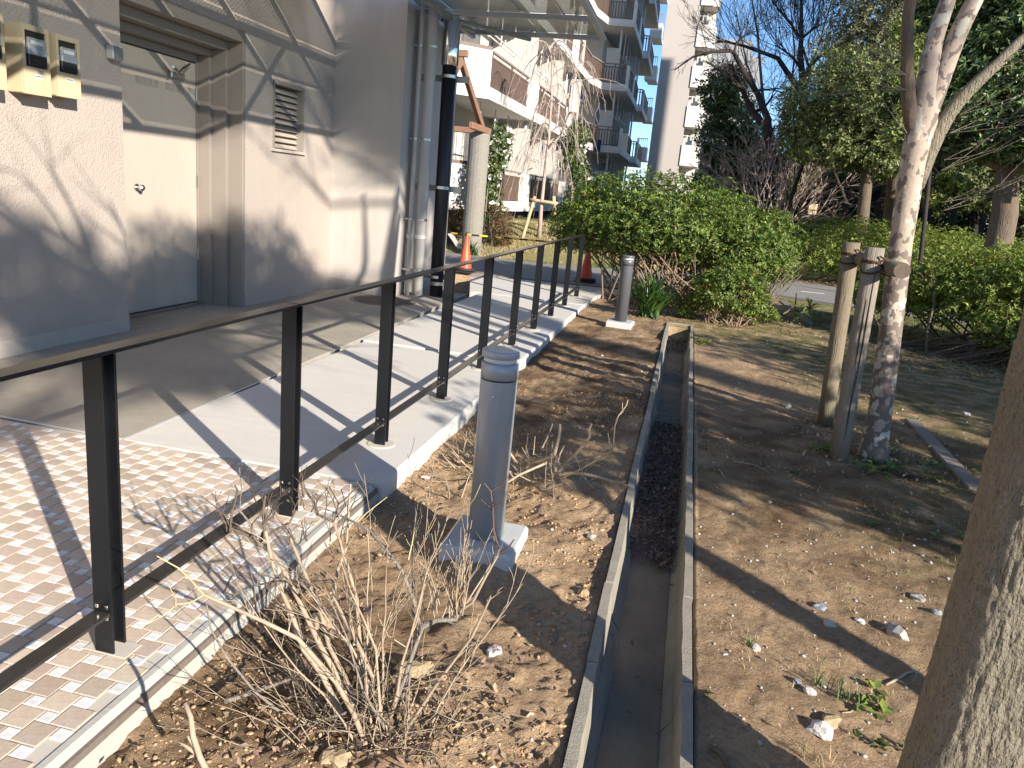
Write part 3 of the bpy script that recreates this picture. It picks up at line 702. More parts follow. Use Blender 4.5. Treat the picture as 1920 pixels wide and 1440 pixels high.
# ---------------------------------------------------------------- canopy of galvanised pipe and wired glass
cp = empty('canopy', 'galvanised pipe canopy with wired glass panes over the walkway', 'canopy')
ZC = 3.80; CX0, CX1 = -4.86, -1.58; CY1 = 11.72; CY0 = -.4
MB().tube([(CX1, CY0, ZC-.02), (CX1, CY1+.10, ZC-.02)], .042, 12).build('edge_pipe', M['white_paint'], cp, smooth=True)
xrow = [CY1, 10.55, 9.2, 7.85, 6.5, 5.15, 3.8, 2.45, 1.1]
for k, yy in enumerate(xrow):
    MB().bb(CX0 if yy < 10.0 else -3.88, CX1-.045, yy-.03, yy+.03, ZC-.06, ZC-.0).build('cross_beam', M['galv'], cp)
MB().bb(-3.5, -3.44, CY0, CY1-.04, ZC-.13, ZC-.065).build('purlin', M['galv'], cp)
MB().bb(-2.52, -2.48, CY0, 10.5, ZC+.02, ZC+.05).build('purlin', M['galv'], cp)
for (a, b) in (((-3.45, 10.62), (-2.62, 11.68)), ((-3.62, 10.66), (-3.36, 11.3)), ((-3.45, 7.6), (-1.66, 5.2)), ((-1.66, 2.5), (-4.8, 5.1))):
    MB().tube([(a[0], a[1], ZC-.10), (b[0], b[1], ZC-.10)], .030, 8).build('brace', M['galv'], cp)
edges = xrow
for a, b in zip(edges[:-1], edges[1:]):
    for (x0, x1) in ((-4.80, -3.47), (-3.46, -2.5), (-2.49, CX1-.05)):
        if a > 10.2 and x0 < -4: x0 = -3.86
        if x0 >= x1: continue
        MB().bb(x0+.01, x1-.01, b+.035, a-.035, ZC+.005, ZC+.012).build('glass_pane', M['wired'], cp)
bo = MB()
for yy in xrow:
    for xx in (CX1-.05, CX1-.09): bo.box((xx, yy+.0, ZC-.075), (.02, .05, .03))
bo.build('bolts', M['steel_brush'], cp)

# ---------------------------------------------------------------- black railing
rl = empty('railing', 'black steel handrail with flat bars running along the walkway edge', 'railing')
PYs = [1.91, 3.07, 4.20, 5.38, 6.52, 7.74, 8.89, 10.05, 11.20, 12.42]; RX = -1.648; ZR = 1.0
def post(yy):
    p = MB()
    p.bb(RX-.034, RX+.034, yy-.031, yy-.022, .002, ZR-.014, bev=.0015)
    p = p.build('post', M['black'], rl)
    q = MB(); q.bb(RX-.0335, RX+.0335, yy+.022, yy+.031, .012, ZR-.014, bev=.0015); q.bb(RX-.006, RX+.006, yy-.0215, yy+.0215, .03, ZR-.015); q.build('rear_plate', M['black'], p)
    fp = MB().lathe((RX, yy, .0), [(.085, -.001), (.085, .004), (.078, .006)], 24) if yy > 3.5 else MB().bb(RX-.075, RX+.08, yy-.035, yy+.045, .0015, .0045)
    fp.build('foot_mortar', M['mortar'], p)
    b = MB()
    for dx in (-.018, .018):
        for dz in (.13, .17): b.box((RX+dx, yy-.034, dz), (.012, .006, .012), bev=.002)
    b.build('bolts', M['steel_brush'], p)
    return p
for yy in PYs: post(yy)
tr_ = MB().bb(RX-.033, RX+.033, .0, 3.068, ZR-.013, ZR, bev=.0015).build('top_rail', M['rail'], rl)
tr_ = MB().bb(RX-.033, RX+.033, 3.074, 12.46, ZR-.013, ZR, bev=.0015).build('top_rail', M['rail'], rl)
ends = [0]+PYs
for a, b in zip(ends[:-1], ends[1:]):
    MB().bb(RX-.030, RX+.030, a+(.032 if a else 0), b-.032, .140, .152, bev=.0015).build('bottom_rail', M['rail'], rl)

# ---------------------------------------------------------------- bollard lights
def bollard(x, y, z, label, dark=False):
    m_ = M['grey_lamp_dark'] if dark else M['grey_lamp']
    e = empty('bollard_light', label, 'bollard light', 'cylindrical bollard lights beside the walkway', (x, y, z))
    MB().box((0, 0, -.05), (.335, .355, .16), bev=.012).build('base_block', M['conc_block'], e)
    r = .081
    MB().lathe((0, 0, .028), [(r, 0), (r, .735), (r+.0005, .737)], 40).build('shaft', m_, e, smooth=False)
    MB().lathe((0, 0, .768), [(r-.003, 0), (r-.003, .004)], 40).build('seam', M['blackrough'], e)
    MB().lathe((0, 0, .772), [(r+.001, 0), (r+.001, .066), (r-.006, .070)], 40).build('head_ring', m_, e)
    MB().lathe((0, 0, .841), [(.068, 0), (.072, .003), (.072, .018), (.068, .023)], 40).build('lens', M['lens'], e)
    MB().lathe((0, 0, .864), [(r-.002, 0), (r+.002, .003), (r+.002, .027), (r-.002, .031)], 40).build('cap', m_, e)
    s = MB(); s.box((.0, -r-.001, .70), (.012, .004, .012), bev=.003); s.build('screw', M['steel_brush'], e)
    for o in e.children:
        if o.name.split('.')[0] in ('shaft', 'head_ring', 'lens', 'cap'):
            for p in o.data.polygons: p.use_smooth = abs(p.normal.z) < .5
    return e
bo1 = bollard(-.715, 3.165, .005, 'silver grey bollard light on a concrete block, nearest to the camera'); bo1.rotation_euler = (0, 0, .0)
bo2 = bollard(-.735, 10.26, -.01, 'dark grey bollard light further back in front of the big round shrub', True); bo2.rotation_euler = (0, 0, -.08)

# ---------------------------------------------------------------- cones and barrier bars
def cone(x, y, label, z=.02):
    e = empty('traffic_cone', label, 'traffic cone', 'orange traffic cones along the barrier', (x, y, z))
    MB().lathe((0, 0, .02), [(.135, 0), (.13, .02), (.028, .64), (.02, .66), (.012, .662)], 24).build('cone_body', M['cone'], e, smooth=True)
    MB().box((0, 0, .012), (.38, .38, .026), bev=.008).build('cone_base', M['rubber'], e)
    MB().lathe((0, 0, .035), [(.19, 0), (.195, .01), (.19, .04), (.15, .045)], 24).build('weight_ring', M['rubber'], e)
    t = []
    for k in range(13): a = math.pi*2*k/12; t.append((.035*math.cos(a), 0, .70+.035*math.sin(a)))
    MB().tube(t, .006, 6, False).build('top_ring', M['blackrough'], e)
    return e
c0 = cone(-4.84, 14.3, 'orange traffic cone half hidden behind the black pole')
c1 = cone(-4.0, 13.98, 'orange traffic cone standing alone in front of the stone pergola column')
c2 = cone(-1.80, 14.62, 'orange traffic cone at the end of the railing beside the big shrub')
c3 = cone(.45, 15.2, 'orange traffic cone hidden behind the low shrub')
def bar(a, b, label):
    a = Vector(a); b = Vector(b); L_ = (b-a).length
    o = MB().tube([(0, 0, 0), (L_, 0, 0)], .017, 10).build('barrier_bar', M['stripes']); o.location = a; d = (b-a).normalized()
    o.rotation_euler = d.to_track_quat('X', 'Z').to_euler(); tag(o, label, 'barrier bar', 'striped bars between the cones')
    q = MB().tube([(-.03, 0, 0), (0, 0, 0)], .03, 8).build('end_ring', M['rubber'], o); return o
bar((-4.84, 14.3, .70), (-4.0, 13.98, .70), 'yellow and black barrier bar behind the black pole with a white tag')
bar((-4.0, 13.98, .71), (-1.80, 14.62, .71), 'long yellow and black barrier bar seen through the railing posts')
bar((-1.80, 14.62, .70), (.45, 15.2, .70), 'yellow and black barrier bar hidden behind the big round shrub')
pt = MB(); pt.add([(0, 0, 0), (.10, 0, .02), (.30, 0, -.24), (.20, .02, -.25), (0.08, .02, -.10)], [(0, 1, 2, 3, 4)]); pt = pt.build('paper_tag', M['paper']); pt.location = (-4.42, 14.1, .68); tag(pt, 'torn white paper strip hanging from the barrier bar', 'paper tag')

# ---------------------------------------------------------------- pergola
pg = empty('pergola', 'rustic pergola gate with stone columns and brown A shaped timbers', 'pergola')
for yy in (15.05, 18.25):
    c = MB(); n = 14; prof = []
    for k in range(24): prof.append((.245+.012*mnoise.noise(Vector((k*.9, yy, 0))), k*2.80/23))
    c.lathe((-5.1, yy, 0), prof, 20); c.build('column', M['col'], pg, smooth=False)
for yy in (15.1, 18.3):
    c = MB(); c.lathe((-6.9, yy, 0), [(.24, 0), (.25, 1.4), (.24, 2.8)], 16); c.build('column', M['col'], pg)
def beam(a, b, w_, h_, m_, parent, name='timber'):
    a = Vector(a); b = Vector(b); d = b-a; o = MB().box((d.length/2, 0, 0), (d.length, w_, h_), bev=.012).build(name, m_, parent)
    o.location = a; o.rotation_euler = d.to_track_quat('X', 'Z').to_euler(); return o
for X_ in (-5.1, -6.05):
    apex = (X_, 16.35, 4.12)
    beam(apex, (X_+.0, 18.55, 2.86), .11, .15, M['rust_timber'], pg); beam((X_, 16.38, 4.09), (X_, 14.55, 2.86), .115, .15, M['rust_timber'], pg)
    beam((X_+.13, 17.0, 2.88), (X_+.13, 18.6, 2.88), .10, .14, M['rust_timber'], pg, 'tie_beam')
beam((-4.95, 16.36, 4.22), (-6.95, 16.36, 4.22), .12, .14, M['rust_timber'], pg, 'ridge_beam')
for yy in (15.05, 18.25): beam((-4.85, yy, 2.86), (-7.1, yy, 2.86), .12, .13, M['rust_timber'], pg, 'plate_beam')

# ---------------------------------------------------------------- apartment block
ap = empty('apartment_block', 'long white apartment block with staggered brown railed balconies', 'apartment building')
P = [(-10.5, 19.25), (-6.25, 19.25), (-5.42, 20.0), (-5.28, 26.5), (-5.30, 33.0), (-5.28, 36.6), (-4.95, 38.3), (-3.80, 38.5), (-3.82, 44.2), (-3.90, 46.2), (-3.58, 46.3), (-3.68, 52.5)]
Wl = [(-10.5, 20.75), (-6.9, 20.75), (-6.7, 39.9), (-5.30, 39.9), (-5.25, 47.9), (-4.95, 47.9), (-4.9, 54)]
Z0, FH, NF = .97, 2.8, 6
MB().prism([(x, y) for x, y in Wl]+[(-12, 54), (-12, 20.75)], .1, Z0+FH*NF+.6).build('wall', M['apt_wall'], ap)
MB().prism([(x-.35, y+.3) for x, y in P]+[(-7.1, 54), (-7.1, 21)], .1, Z0-.06).build('crawl_space', M['crawl'], ap)
def seg_on(a, b, t0, t1): return (a[0]+(b[0]-a[0])*t0, a[1]+(b[1]-a[1])*t0), (a[0]+(b[0]-a[0])*t1, a[1]+(b[1]-a[1])*t1)
# railing layout: (segment index, t0, t1, kind)
lay = [(0, .0, 1, 'panel'), (1, 0, 1, 'panel'), (2, .03, .66, 'rail'), (2, .66, .86, 'panel'), (2, .86, 1, 'rail'), (3, 0, .72, 'rail'), (3, .74, .96, 'panel'), (4, 0, 1, 'rail'), (5, 0, 1, 'rail'), (6, .03, .93, 'rail'),
       (7, 0, .12, 'panel'), (7, .14, .55, 'rail'), (7, .57, .7, 'panel'), (7, .72, 1, 'rail'), (8, 0, 1, 'rail'), (9, .03, .93, 'rail'), (10, 0, .12, 'panel'), (10, .14, 1, 'rail')]
_gc = {}
def railing_seg(a, b, z, parent):
    L_ = math.dist(a, b)
    r = MB(); th = math.atan2(b[1]-a[1], b[0]-a[0]); cxm, cym = (a[0]+b[0])/2, (a[1]+b[1])/2
    r.box((cxm, cym, z+1.16), (L_, .07, .05), rz=th)
    o = r.build('handrail', M['apt_brownlight'], parent)
    q = MB(); q.box((cxm, cym, z+1.02), (L_, .035, .04), rz=th); q.box((cxm, cym, z+.34), (L_, .035, .04), rz=th)
    n = max(2, int(L_/.12))
    for k in range(n+1):
        t = k/n; q.box((a[0]+(b[0]-a[0])*t, a[1]+(b[1]-a[1])*t, z+.68), (.05, .022, .66), rz=th)
    for t in (0, .5, 1): q.box((a[0]+(b[0]-a[0])*t, a[1]+(b[1]-a[1])*t, z+.72), (.05, .05, .86), rz=th)
    q.build('bars', M['apt_brown'], o)
for k in range(NF+1):
    z = Z0+FH*k
    bal = MB().strip(P, z, z+.30, .16).build('balcony', M['white_paint'], ap)
    MB().strip(P, z-.0, z+.02, .4)
    poly = [(x, y) for x, y in P]+[(-3.7, 53)]+[(x-.02, y) for x, y in Wl[::-1]][1:]
    inner = [(x-.17 if i > 1 else x, y+.17 if i < 2 else y) for i, (x, y) in enumerate(P)]
    MB().prism(inner+[(-5.2, 52.5), (-5.6, 47.8), (-5.5, 39.9), (-7, 39.8), (-7, 20.7), (-10.5, 20.7)], z+.002, z+.18).build('floor_slab', M['white_paint'], bal)
    MB().strip([(x+.004, y-.004) for x, y in P], z+.085, z+.10, .01).build('groove', M['apt_wall'], bal)
    if k == NF: continue
    for (s, t0, t1, kd) in lay:
        a, b = seg_on(P[s], P[s+1], t0, t1)
        aa = (a[0]-.06, a[1]+.03); bb_ = (b[0]-.06, b[1]+.03)
        if kd == 'panel':
            MB().strip([a, b], z+.3005, z+1.15, .13).build('parapet_panel', M['white_paint'], bal)
            if s < 2: MB().strip([(a[0], a[1]), (b[0], b[1])], z+1.151, z+1.24, .15).build('parapet_cap', M['apt_brown'], bal)
        else: railing_seg(aa, bb_, z+.0, bal)
    # wall features per unit
    for (xx, y0, y1) in ((-6.79, 21.4, 24.2), (-6.78, 26.0, 28.6), (-6.76, 30.4, 33.0), (-6.73, 34.6, 38.2), (-5.28, 41.2, 44.0), (-5.25, 45.0, 47.4), (-4.93, 48.6, 51.0)):
        f = MB(); f.bb(xx, xx+.09, y0, y1, z+.25, z+2.15); f = f.build('window', M['alu'], ap)
        n = 3
        for q in range(n):
            ya = y0+.05+q*(y1-y0-.05)/n; yb = ya+(y1-y0-.05)/n-.05
            MB().bb(xx+.0905, xx+.1, ya, yb, z+.31, z+2.09).build('pane', M['glass_dark'] if (q+k) % 3 else M['curtain'], f)
    for yy, x1_ in ((25.1, -5.36), (29.6, -5.3), (33.9, -5.25), (44.5, -4.0)):
        xw_ = -6.8 if yy < 39 else -5.28
        MB().bb(xw_, x1_, yy, yy+.05, z+.32, z+2.55).build('partition_board', M['apt_wall'], ap)
    for (x_, y_) in ((-5.6, 25.4), (-5.5, 33.7), (-4.4, 39.1), (-4.1, 46.6)): MB().tube([(x_, y_, z+.19), (x_, y_, z+FH)], .05, 8).build('drain_pipe', M['white_paint'], ap)
    # laundry rails and hooks under each ceiling
    for (y0, y1, xo) in ((20.6, 24.4, -5.75), (26.2, 29.2, -5.65), (30.2, 33.2, -5.6), (40, 43.6, -4.2)):
        q = MB(); q.tube([(xo, y0, z+1.75), (xo, y1, z+1.75)], .022, 6); q.tube([(xo-.25, y0, z+1.8), (xo-.25, y1, z+1.8)], .022, 6)
        for t in (y0+.3, (y0+y1)/2, y1-.3):
            q.tube([(xo-.12, t, z+FH), (xo-.12, t, z+1.7), (xo-.06, t, z+1.64), (xo, t, z+1.7), (xo, t, z+1.86)], .022, 6)
        q.build('laundry_poles', M['white_paint'], ap)
# end wall face of near unit, features seen under the canopy
for k in range(NF):
    z = Z0+FH*k
    f = MB().bb(-9.6, -8.0, 20.70, 20.745, z+.9, z+2.1).build('window', M['alu'], ap); MB().bb(-9.52, -8.82, 20.69, 20.6995, z+.98, z+2.02).build('pane', M['curtain'], f); MB().bb(-8.78, -8.08, 20.69, 20.6995, z+.98, z+2.02).build('pane', M['glass_dark'], f)
    # frontal storage boards on the stepped units
    MB().bb(-5.0, -4.35, 39.0, 39.06, z+.32, z+1.95).build('partition_board', M['curtain'], ap)
# hanging things
def hanging(px, py, Y, w_, h_, label, m_):
    c = W(px, py, Y); o = MB(); n = 8
    V = []; F = []
    for i in range(n+1):
        for jz in (0, 1): V.append((w_*(i/n-.5), .02*math.sin(i*2.1), -h_*jz))
    for i in range(n): F.append((2*i, 2*i+1, 2*i+3, 2*i+2))
    V2 = [(a, b+.012, c_) for a, b, c_ in V]; nb = len(V); F += [tuple(nb+q for q in f[::-1]) for f in F[:n]]
    o.add(V+V2, F); o = o.build('laundry', m_); o.location = c; return tag(o, label, 'laundry')
hanging(1172, 250, 38.35, .35, .8, 'white towel hanging over the railing corner of the blue shaded balcony', M['white_paint'])
hanging(1092, 160, 37.6, .35, .8, 'dark blue laundry hanging in the shaded second floor balcony', M['laundry'])
hanging(1122, 262, 38.2, .28, .55, 'dark blue laundry hanging in the shaded first floor balcony', M['laundry'])

# ---------------------------------------------------------------- tower and far building
tw = empty('tower_block', 'tall beige tower block with columns of small white balconies at both edges', 'apartment tower')
TY = 62.0
MB().bb(-3.87, -1.50, TY, TY+14, -.3, 40).build('wall', M['tower'], tw)
for k in range(1, 14):
    z = -1.0+2.8*k
    f = MB(); f.bb(-4.72, -3.89, TY-2.5, TY-1.2, z, z+.95); f = f.build('balcony', M['white_paint'], tw)
    MB().bb(-4.6, -3.89, TY-1.195, TY+.1, z, z+.14).build('floor_slab', M['white_paint'], f)
    q = MB()
    for i in range(6): q.box((-4.66+i*.14, TY-2.4, z+1.25), (.03, .03, .6))
    for i in range(7): q.box((-4.66, TY-2.4+i*.18, z+1.25), (.03, .03, .6))
    q.box((-4.3, TY-2.4, z+1.55), (.8, .05, .05)); q.build('railing', M['apt_brownlight'], f)
    f = MB(); f.bb(-1.49, -.60, TY-.10, TY+.05, z, z+1.5); f.bb(-.59, -.30, TY+.2, TY+.35, z, z+1.5); f.bb(-.29, -.13, TY+.6, TY+.8, z, z+1.5)
    f.bb(-.68, -.60, TY+.051, TY+2, z, z+1.5); f.bb(-1.49, -.14, TY+.36, TY+2, z+.01, z+.15); f = f.build('balcony', M['white_paint'], tw)
    MB().bb(-1.48, -.3, TY+1.9, TY+2, z+.5, z+2.8).build('back_wall', M['curtain'], f)
    MB().bb(-1.25, -.8, TY+1.85, TY+1.895, z+.9, z+2.3).build('window', M['glass_dark'], f)
    q = MB(); q.box((-1.05, TY+.5, z+2.2), (.9, .05, .05)); q.box((-1.2, TY+.5, z+2.0), (.08, .1, .5)); q.box((-.9, TY+.5, z+2.1), (.14, .12, .4)); q.build('laundry_rack', M['white_paint'], f)
fb = empty('distant_building', 'distant grey flat roofed building glimpsed between bare branches', 'building')
fy = 120.0
MB().bb(-1.2, 6.6, fy, fy+15, 0, 22.9).build('wall', M['farbld'], fb)
MB().bb(-.6, 4.9, fy, fy+9, 22.91, 24.9).build('penthouse', M['farbld'], fb)
for k in range(5):
    for i in range(4): 
        f = MB().bb(-.8+i*1.8, .7+i*1.8, fy-.15, fy-.011, 5.4+k*3.2, 7.1+k*3.2).build('window', M['glass_dark'], fb)

# ================================================================ vegetation
def leaf_cloud(name, C, Nrm, size, material, parent=None, per=6, seed=0, aspect=.42, spread=.9, kind=None, droop=0.0):
    """whorls of `per` folded leaves at the points C, facing along Nrm"""
    r = np.random.RandomState(seed); C = np.asarray(C, float); Nrm = np.asarray(Nrm, float); n = len(C)
    Nrm = Nrm+r.normal(0, .35, Nrm.shape); Nrm /= np.linalg.norm(Nrm, axis=1)[:, None]+1e-9
    ref = np.where(np.abs(Nrm[:, 2:3]) < .9, np.array([[0, 0, 1.0]]), np.array([[1.0, 0, 0]]))
    U = np.cross(Nrm, ref); U /= np.linalg.norm(U, axis=1)[:, None]; Vv = np.cross(Nrm, U)
    C = np.repeat(C, per, 0); Nn = np.repeat(Nrm, per, 0); U = np.repeat(U, per, 0); Vv = np.repeat(Vv, per, 0); m_ = n*per
    th = np.tile(np.arange(per)*2*math.pi/per, n)+np.repeat(r.uniform(0, 6.28, n), per)+r.normal(0, .25, m_)
    el = r.uniform(.15, spread, m_)
    D = (U*np.cos(th)[:, None]+Vv*np.sin(th)[:, None])*np.cos(el)[:, None]+Nn*np.sin(el)[:, None]
    D[:, 2] -= droop; D /= np.linalg.norm(D, axis=1)[:, None]
    S = np.cross(D, Nn); S /= np.linalg.norm(S, axis=1)[:, None]+1e-9
    Up = np.cross(S, D)
    L_ = (size*r.uniform(.6, 1.25, m_))[:, None]; Wd = L_*aspect*.5
    base = C+D*L_*.08+r.normal(0, size*.12, C.shape)
    a = base; tip = base+D*L_-Up*L_*.10; mid = base+D*L_*.5
    l = mid+S*Wd+Up*L_*.07; q = mid-S*Wd+Up*L_*.07
    V = np.stack([a, l, tip, q], 1).reshape(-1, 3)
    i = np.arange(m_)[:, None]*4
    F = np.concatenate([i+np.array([[0, 1, 2]]), i+np.array([[0, 2, 3]])], 1).reshape(-1, 3)
    o = meshobj(name, V, F, material, parent)
    if kind: o['kind'] = kind
    return o
def blob_points(blobs, n, seed=0, shell=.72, lump=.22, lsc=1.6, flat_bottom=None, inner=.18, zmin=None):
    """points near the surface of a union of ellipsoids (cx,cy,cz,rx,ry,rz), with outward normals"""
    r = np.random.RandomState(seed); B = np.array(blobs, float)
    area = (B[:, 3]*B[:, 4]+B[:, 3]*B[:, 5]+B[:, 4]*B[:, 5]); pr = area/area.sum()
    C = []; Nn = []
    tot = 0
    while tot < n:
        k = r.choice(len(B), n, p=pr); d = r.normal(0, 1, (n, 3)); d /= np.linalg.norm(d, axis=1)[:, None]
        lp = 1+lump*2*(vn(d[:, 0]*lsc*1.7+k*3.1+9, d[:, 1]*lsc*1.7+d[:, 2]*2.3*lsc, seed+5))
        rad = np.where(r.uniform(0, 1, n) < inner, r.uniform(.3, shell, n), r.uniform(shell, 1.0, n))*lp
        p = B[k, :3]+d*B[k, 3:]*rad[:, None]
        ok = np.ones(n, bool)
        for j in range(len(B)):
            e = ((p-B[j, :3])/B[j, 3:]); ok &= ~(((e**2).sum(1) < (shell*.80)**2) & (k != j))
        if flat_bottom is not None: ok &= p[:, 2] > flat_bottom
        C.append(p[ok]); nn = d/B[k, 3:]; nn /= np.linalg.norm(nn, axis=1)[:, None]; Nn.append(nn[ok]); tot += ok.sum()
    return np.concatenate(C)[:n], np.concatenate(Nn)[:n]

def grow(rng, p, d, L, r, lvl, out, ang=.6, ratio=.68, nch=(4, 3, 3, 2), grav=0.0, up=.0, wob=.18, seg=5, tmin=.3, rmin=.0015):
    pts = [Vector(p)]; rad = [r]; d = Vector(d).normalized()
    for i in range(seg):
        d = (d+Vector((rng.gauss(0, wob), rng.gauss(0, wob), rng.gauss(0, wob)+up-grav*(i+1)/seg))).normalized()
        pts.append(pts[-1]+d*(L/seg)); rad.append(max(rmin, r*(1-.72*(i+1)/seg)))
    out.append((pts, rad, lvl))
    if lvl <= 0: return
    n = nch[min(len(nch)-1, len(nch)-lvl)] if lvl <= len(nch) else nch[0]
    for k in range(n):
        t = tmin+(1-tmin)*(k+rng.uniform(.2, .9))/n; f = t*seg; i = min(seg-1, int(f)); q = pts[i].lerp(pts[i+1], f-i)
        dd = (pts[i+1]-pts[i]).normalized(); ax = dd.orthogonal().normalized(); ax = Matrix.Rotation(rng.uniform(0, 6.28), 3, dd) @ ax
        nd = Matrix.Rotation(ang*rng.uniform(.6, 1.35), 3, ax) @ dd
        grow(rng, q, nd, L*ratio*rng.uniform(.65, 1.15)*(1.15-.45*t), max(rmin, rad[i]*.62), lvl-1, out, ang, ratio, nch, grav, up, wob, max(3, seg-1), tmin, rmin)
def tubes(out, name, material, parent=None, sides=(4, 5, 6, 8), minr=0):
    m_ = MB()
    for pts, rad, lvl in out: m_.tube(pts, rad, sides[min(lvl, len(sides)-1)] if rad[0] > .004 else 3, cap=False)
    return m_.build(name, material, parent, smooth=True)

# ---- hedge shrubs ------------------------------------------------
def stems_under(e, foot, tops, rng, r=.012, mat_='twig_pale', name='stems'):
    out = []
    for (fx, fy), (tx, ty, tz) in zip(foot, tops):
        a = Vector((fx, fy, float(gz(fx, fy))-.03)); b = Vector((tx, ty, tz)); mid = a.lerp(b, .5)+Vector((rng.gauss(0, .07), rng.gauss(0, .07), rng.gauss(0, .04)))
        q1 = a.lerp(mid, .5)+Vector((rng.gauss(0, .03), rng.gauss(0, .03), 0)); rr = r*rng.uniform(.5, 1.3)
        out.append(([a, q1, mid, mid.lerp(b, .55)+Vector((rng.gauss(0, .04), rng.gauss(0, .04), 0)), b], [rr, rr*.9, rr*.75, rr*.5, rr*.3], 1))
        for _ in range(2):
            s = mid.lerp(b, rng.uniform(0, .6)); out.append(([s, s+Vector((rng.gauss(0, .18), rng.gauss(0, .18), rng.uniform(.1, .35)))], [rr*.5, rr*.2], 0))
    o = tubes(out, name, M[mat_], e); o['kind'] = 'stuff'; return o
def shrub(name, label, cat, blobs, n, size, mt, foot_c, foot_r, nst, seed, group=None, tops_z=.75, stem='stem_tan', per=6, flat=None, yellow=.012, inner=.18, lump=.2, sr=.012, shell=.72, aspect=.42):
    rng = random.Random(seed); e = empty(name, label, cat, group)
    C, N_ = blob_points(blobs, n, seed, flat_bottom=flat, inner=inner, lump=lump, shell=shell)
    leaf_cloud('foliage', C, N_*.6+np.array([0, 0, .55]), size, M[mt], e, per, seed+1, aspect=aspect)
    if yellow:
        k = max(3, int(n*yellow)); C2, N2 = blob_points(blobs, k, seed+9, flat_bottom=flat, inner=.05, lump=lump); leaf_cloud('yellow_leaves', C2, N2, size*1.05, M['leaf_yellow'], e, 2, seed+3)
    foot = []; tops = []
    for i in range(nst):
        b = blobs[rng.randrange(len(blobs))]; a = rng.uniform(0, 6.28); q = math.sqrt(rng.random())
        foot.append((foot_c[0]+foot_r[0]*q*math.cos(a), foot_c[1]+foot_r[1]*q*math.sin(a)))
        tops.append((b[0]+b[3]*.8*q*math.cos(a), b[1]+b[4]*.8*q*math.sin(a), b[2]+b[5]*rng.uniform(-.3, tops_z)))
    stems_under(e, foot, tops, rng, r=sr, mat_=stem); return e
# big rounded azalea beyond the railing
BIG = [(-.55, 13.3, 1.36, 1.45, 1.15, .72), (-1.45, 13.4, 1.22, .85, .95, .55), (.55, 13.4, 1.20, 1.1, 1.1, .66), (1.15, 13.6, 1.02, .72, .95, .6), (-.2, 12.7, 1.22, .95, .75, .55), (.95, 12.9, .92, .6, .7, .5), (-1.95, 13.6, 1.05, .45, .6, .42), (-.9, 12.7, 1.05, .5, .5, .35)]
shrub('azalea_bush', 'big rounded azalea bush with tan bare stems below at the end of the railing', 'bush', BIG, 12500, .062, 'leaf_azalea', (-.1, 13.0), (1.2, .5), 130, 21, flat=.45, inner=.24, lump=.26, sr=.017, tops_z=.5, shell=.66)
shrub('azalea_bush', 'low leafy bush in front of the big rounded azalea', 'bush', [(.62, 11.35, .48, .48, .45, .34), (.35, 11.45, .42, .3, .3, .28), (.92, 11.4, .40, .3, .3, .26), (.70, 11.6, .62, .4, .35, .26), (.1, 11.6, .18, .25, .2, .16), (1.15, 11.55, .2, .28, .2, .14)], 1500, .058, 'leaf_azalea', (.65, 11.4), (.25, .2), 30, 31, flat=.03, inner=.3, lump=.3, yellow=.05)
# crooked stems right of the big azalea
e = empty('crooked_stems', 'leaning dark bush stems right of the low leafy bush with a small leafy sprout', 'bush'); rr_ = random.Random(6); out = []
for k in range(10):
    a = Vector((1.05+rr_.uniform(-.15, .25), 12.3+rr_.uniform(-.2, .2), 0)); b = Vector((1.35+rr_.uniform(-.4, .55), 12.8+rr_.uniform(-.3, .3), .75+rr_.uniform(-.1, .3)))
    out.append(([a, a.lerp(b, .5)+Vector((rr_.gauss(0, .06), 0, -.05)), b], [.014, .012, .007], 1))
out.append(([Vector((1.25, 12.2, 0)), Vector((1.55, 12.3, .10)), Vector((1.72, 12.4, .28)), Vector((1.70, 12.4, .45))], [.018, .017, .014, .008], 1))
out.append(([Vector((1.6, 11.9, 0)), Vector((1.75, 11.95, .2)), Vector((1.85, 12.0, .34))], [.010, .008, .005], 1))
tubes(out, 'stems', M['bark_brown'], e)['kind'] = 'stuff'
leaf_cloud('leaves', [(1.85, 12, .34), (1.78, 11.95, .22), (1.72, 11.9, .25), (1.9, 12, .27), (1.68, 11.9, .12), (1.2, 11.9, .08), (1.4, 11.8, .06), (1.1, 12.1, .12)]*2, [(0, 0, 1)]*16, .12, M['leaf_dark'], e, 7, 4)
# far hedge behind the path
FAR = []
rr_ = random.Random(9)
for i in range(16):
    t = i/15; FAR.append((3.3+t*11.5, 21.8-.3*t+rr_.uniform(-.2, .2), .72+.18*math.sin(t*5+1), 1.1, 1.5, .72+.1*math.sin(i*1.9)))
for i in range(7): FAR.append((5.0+i*1.4, 24, .95, 1.3, 1.4, .78+.08*math.sin(i*2.3)))
shrub('hedge', 'long clipped sunlit hedge on the far side of the asphalt path', 'hedge', FAR, 19000, .074, 'leaf_azalea_bright', (8, 22), (5.5, .6), 60, 41, flat=.18, inner=.2, stem='bark_brown', per=5, yellow=.01)
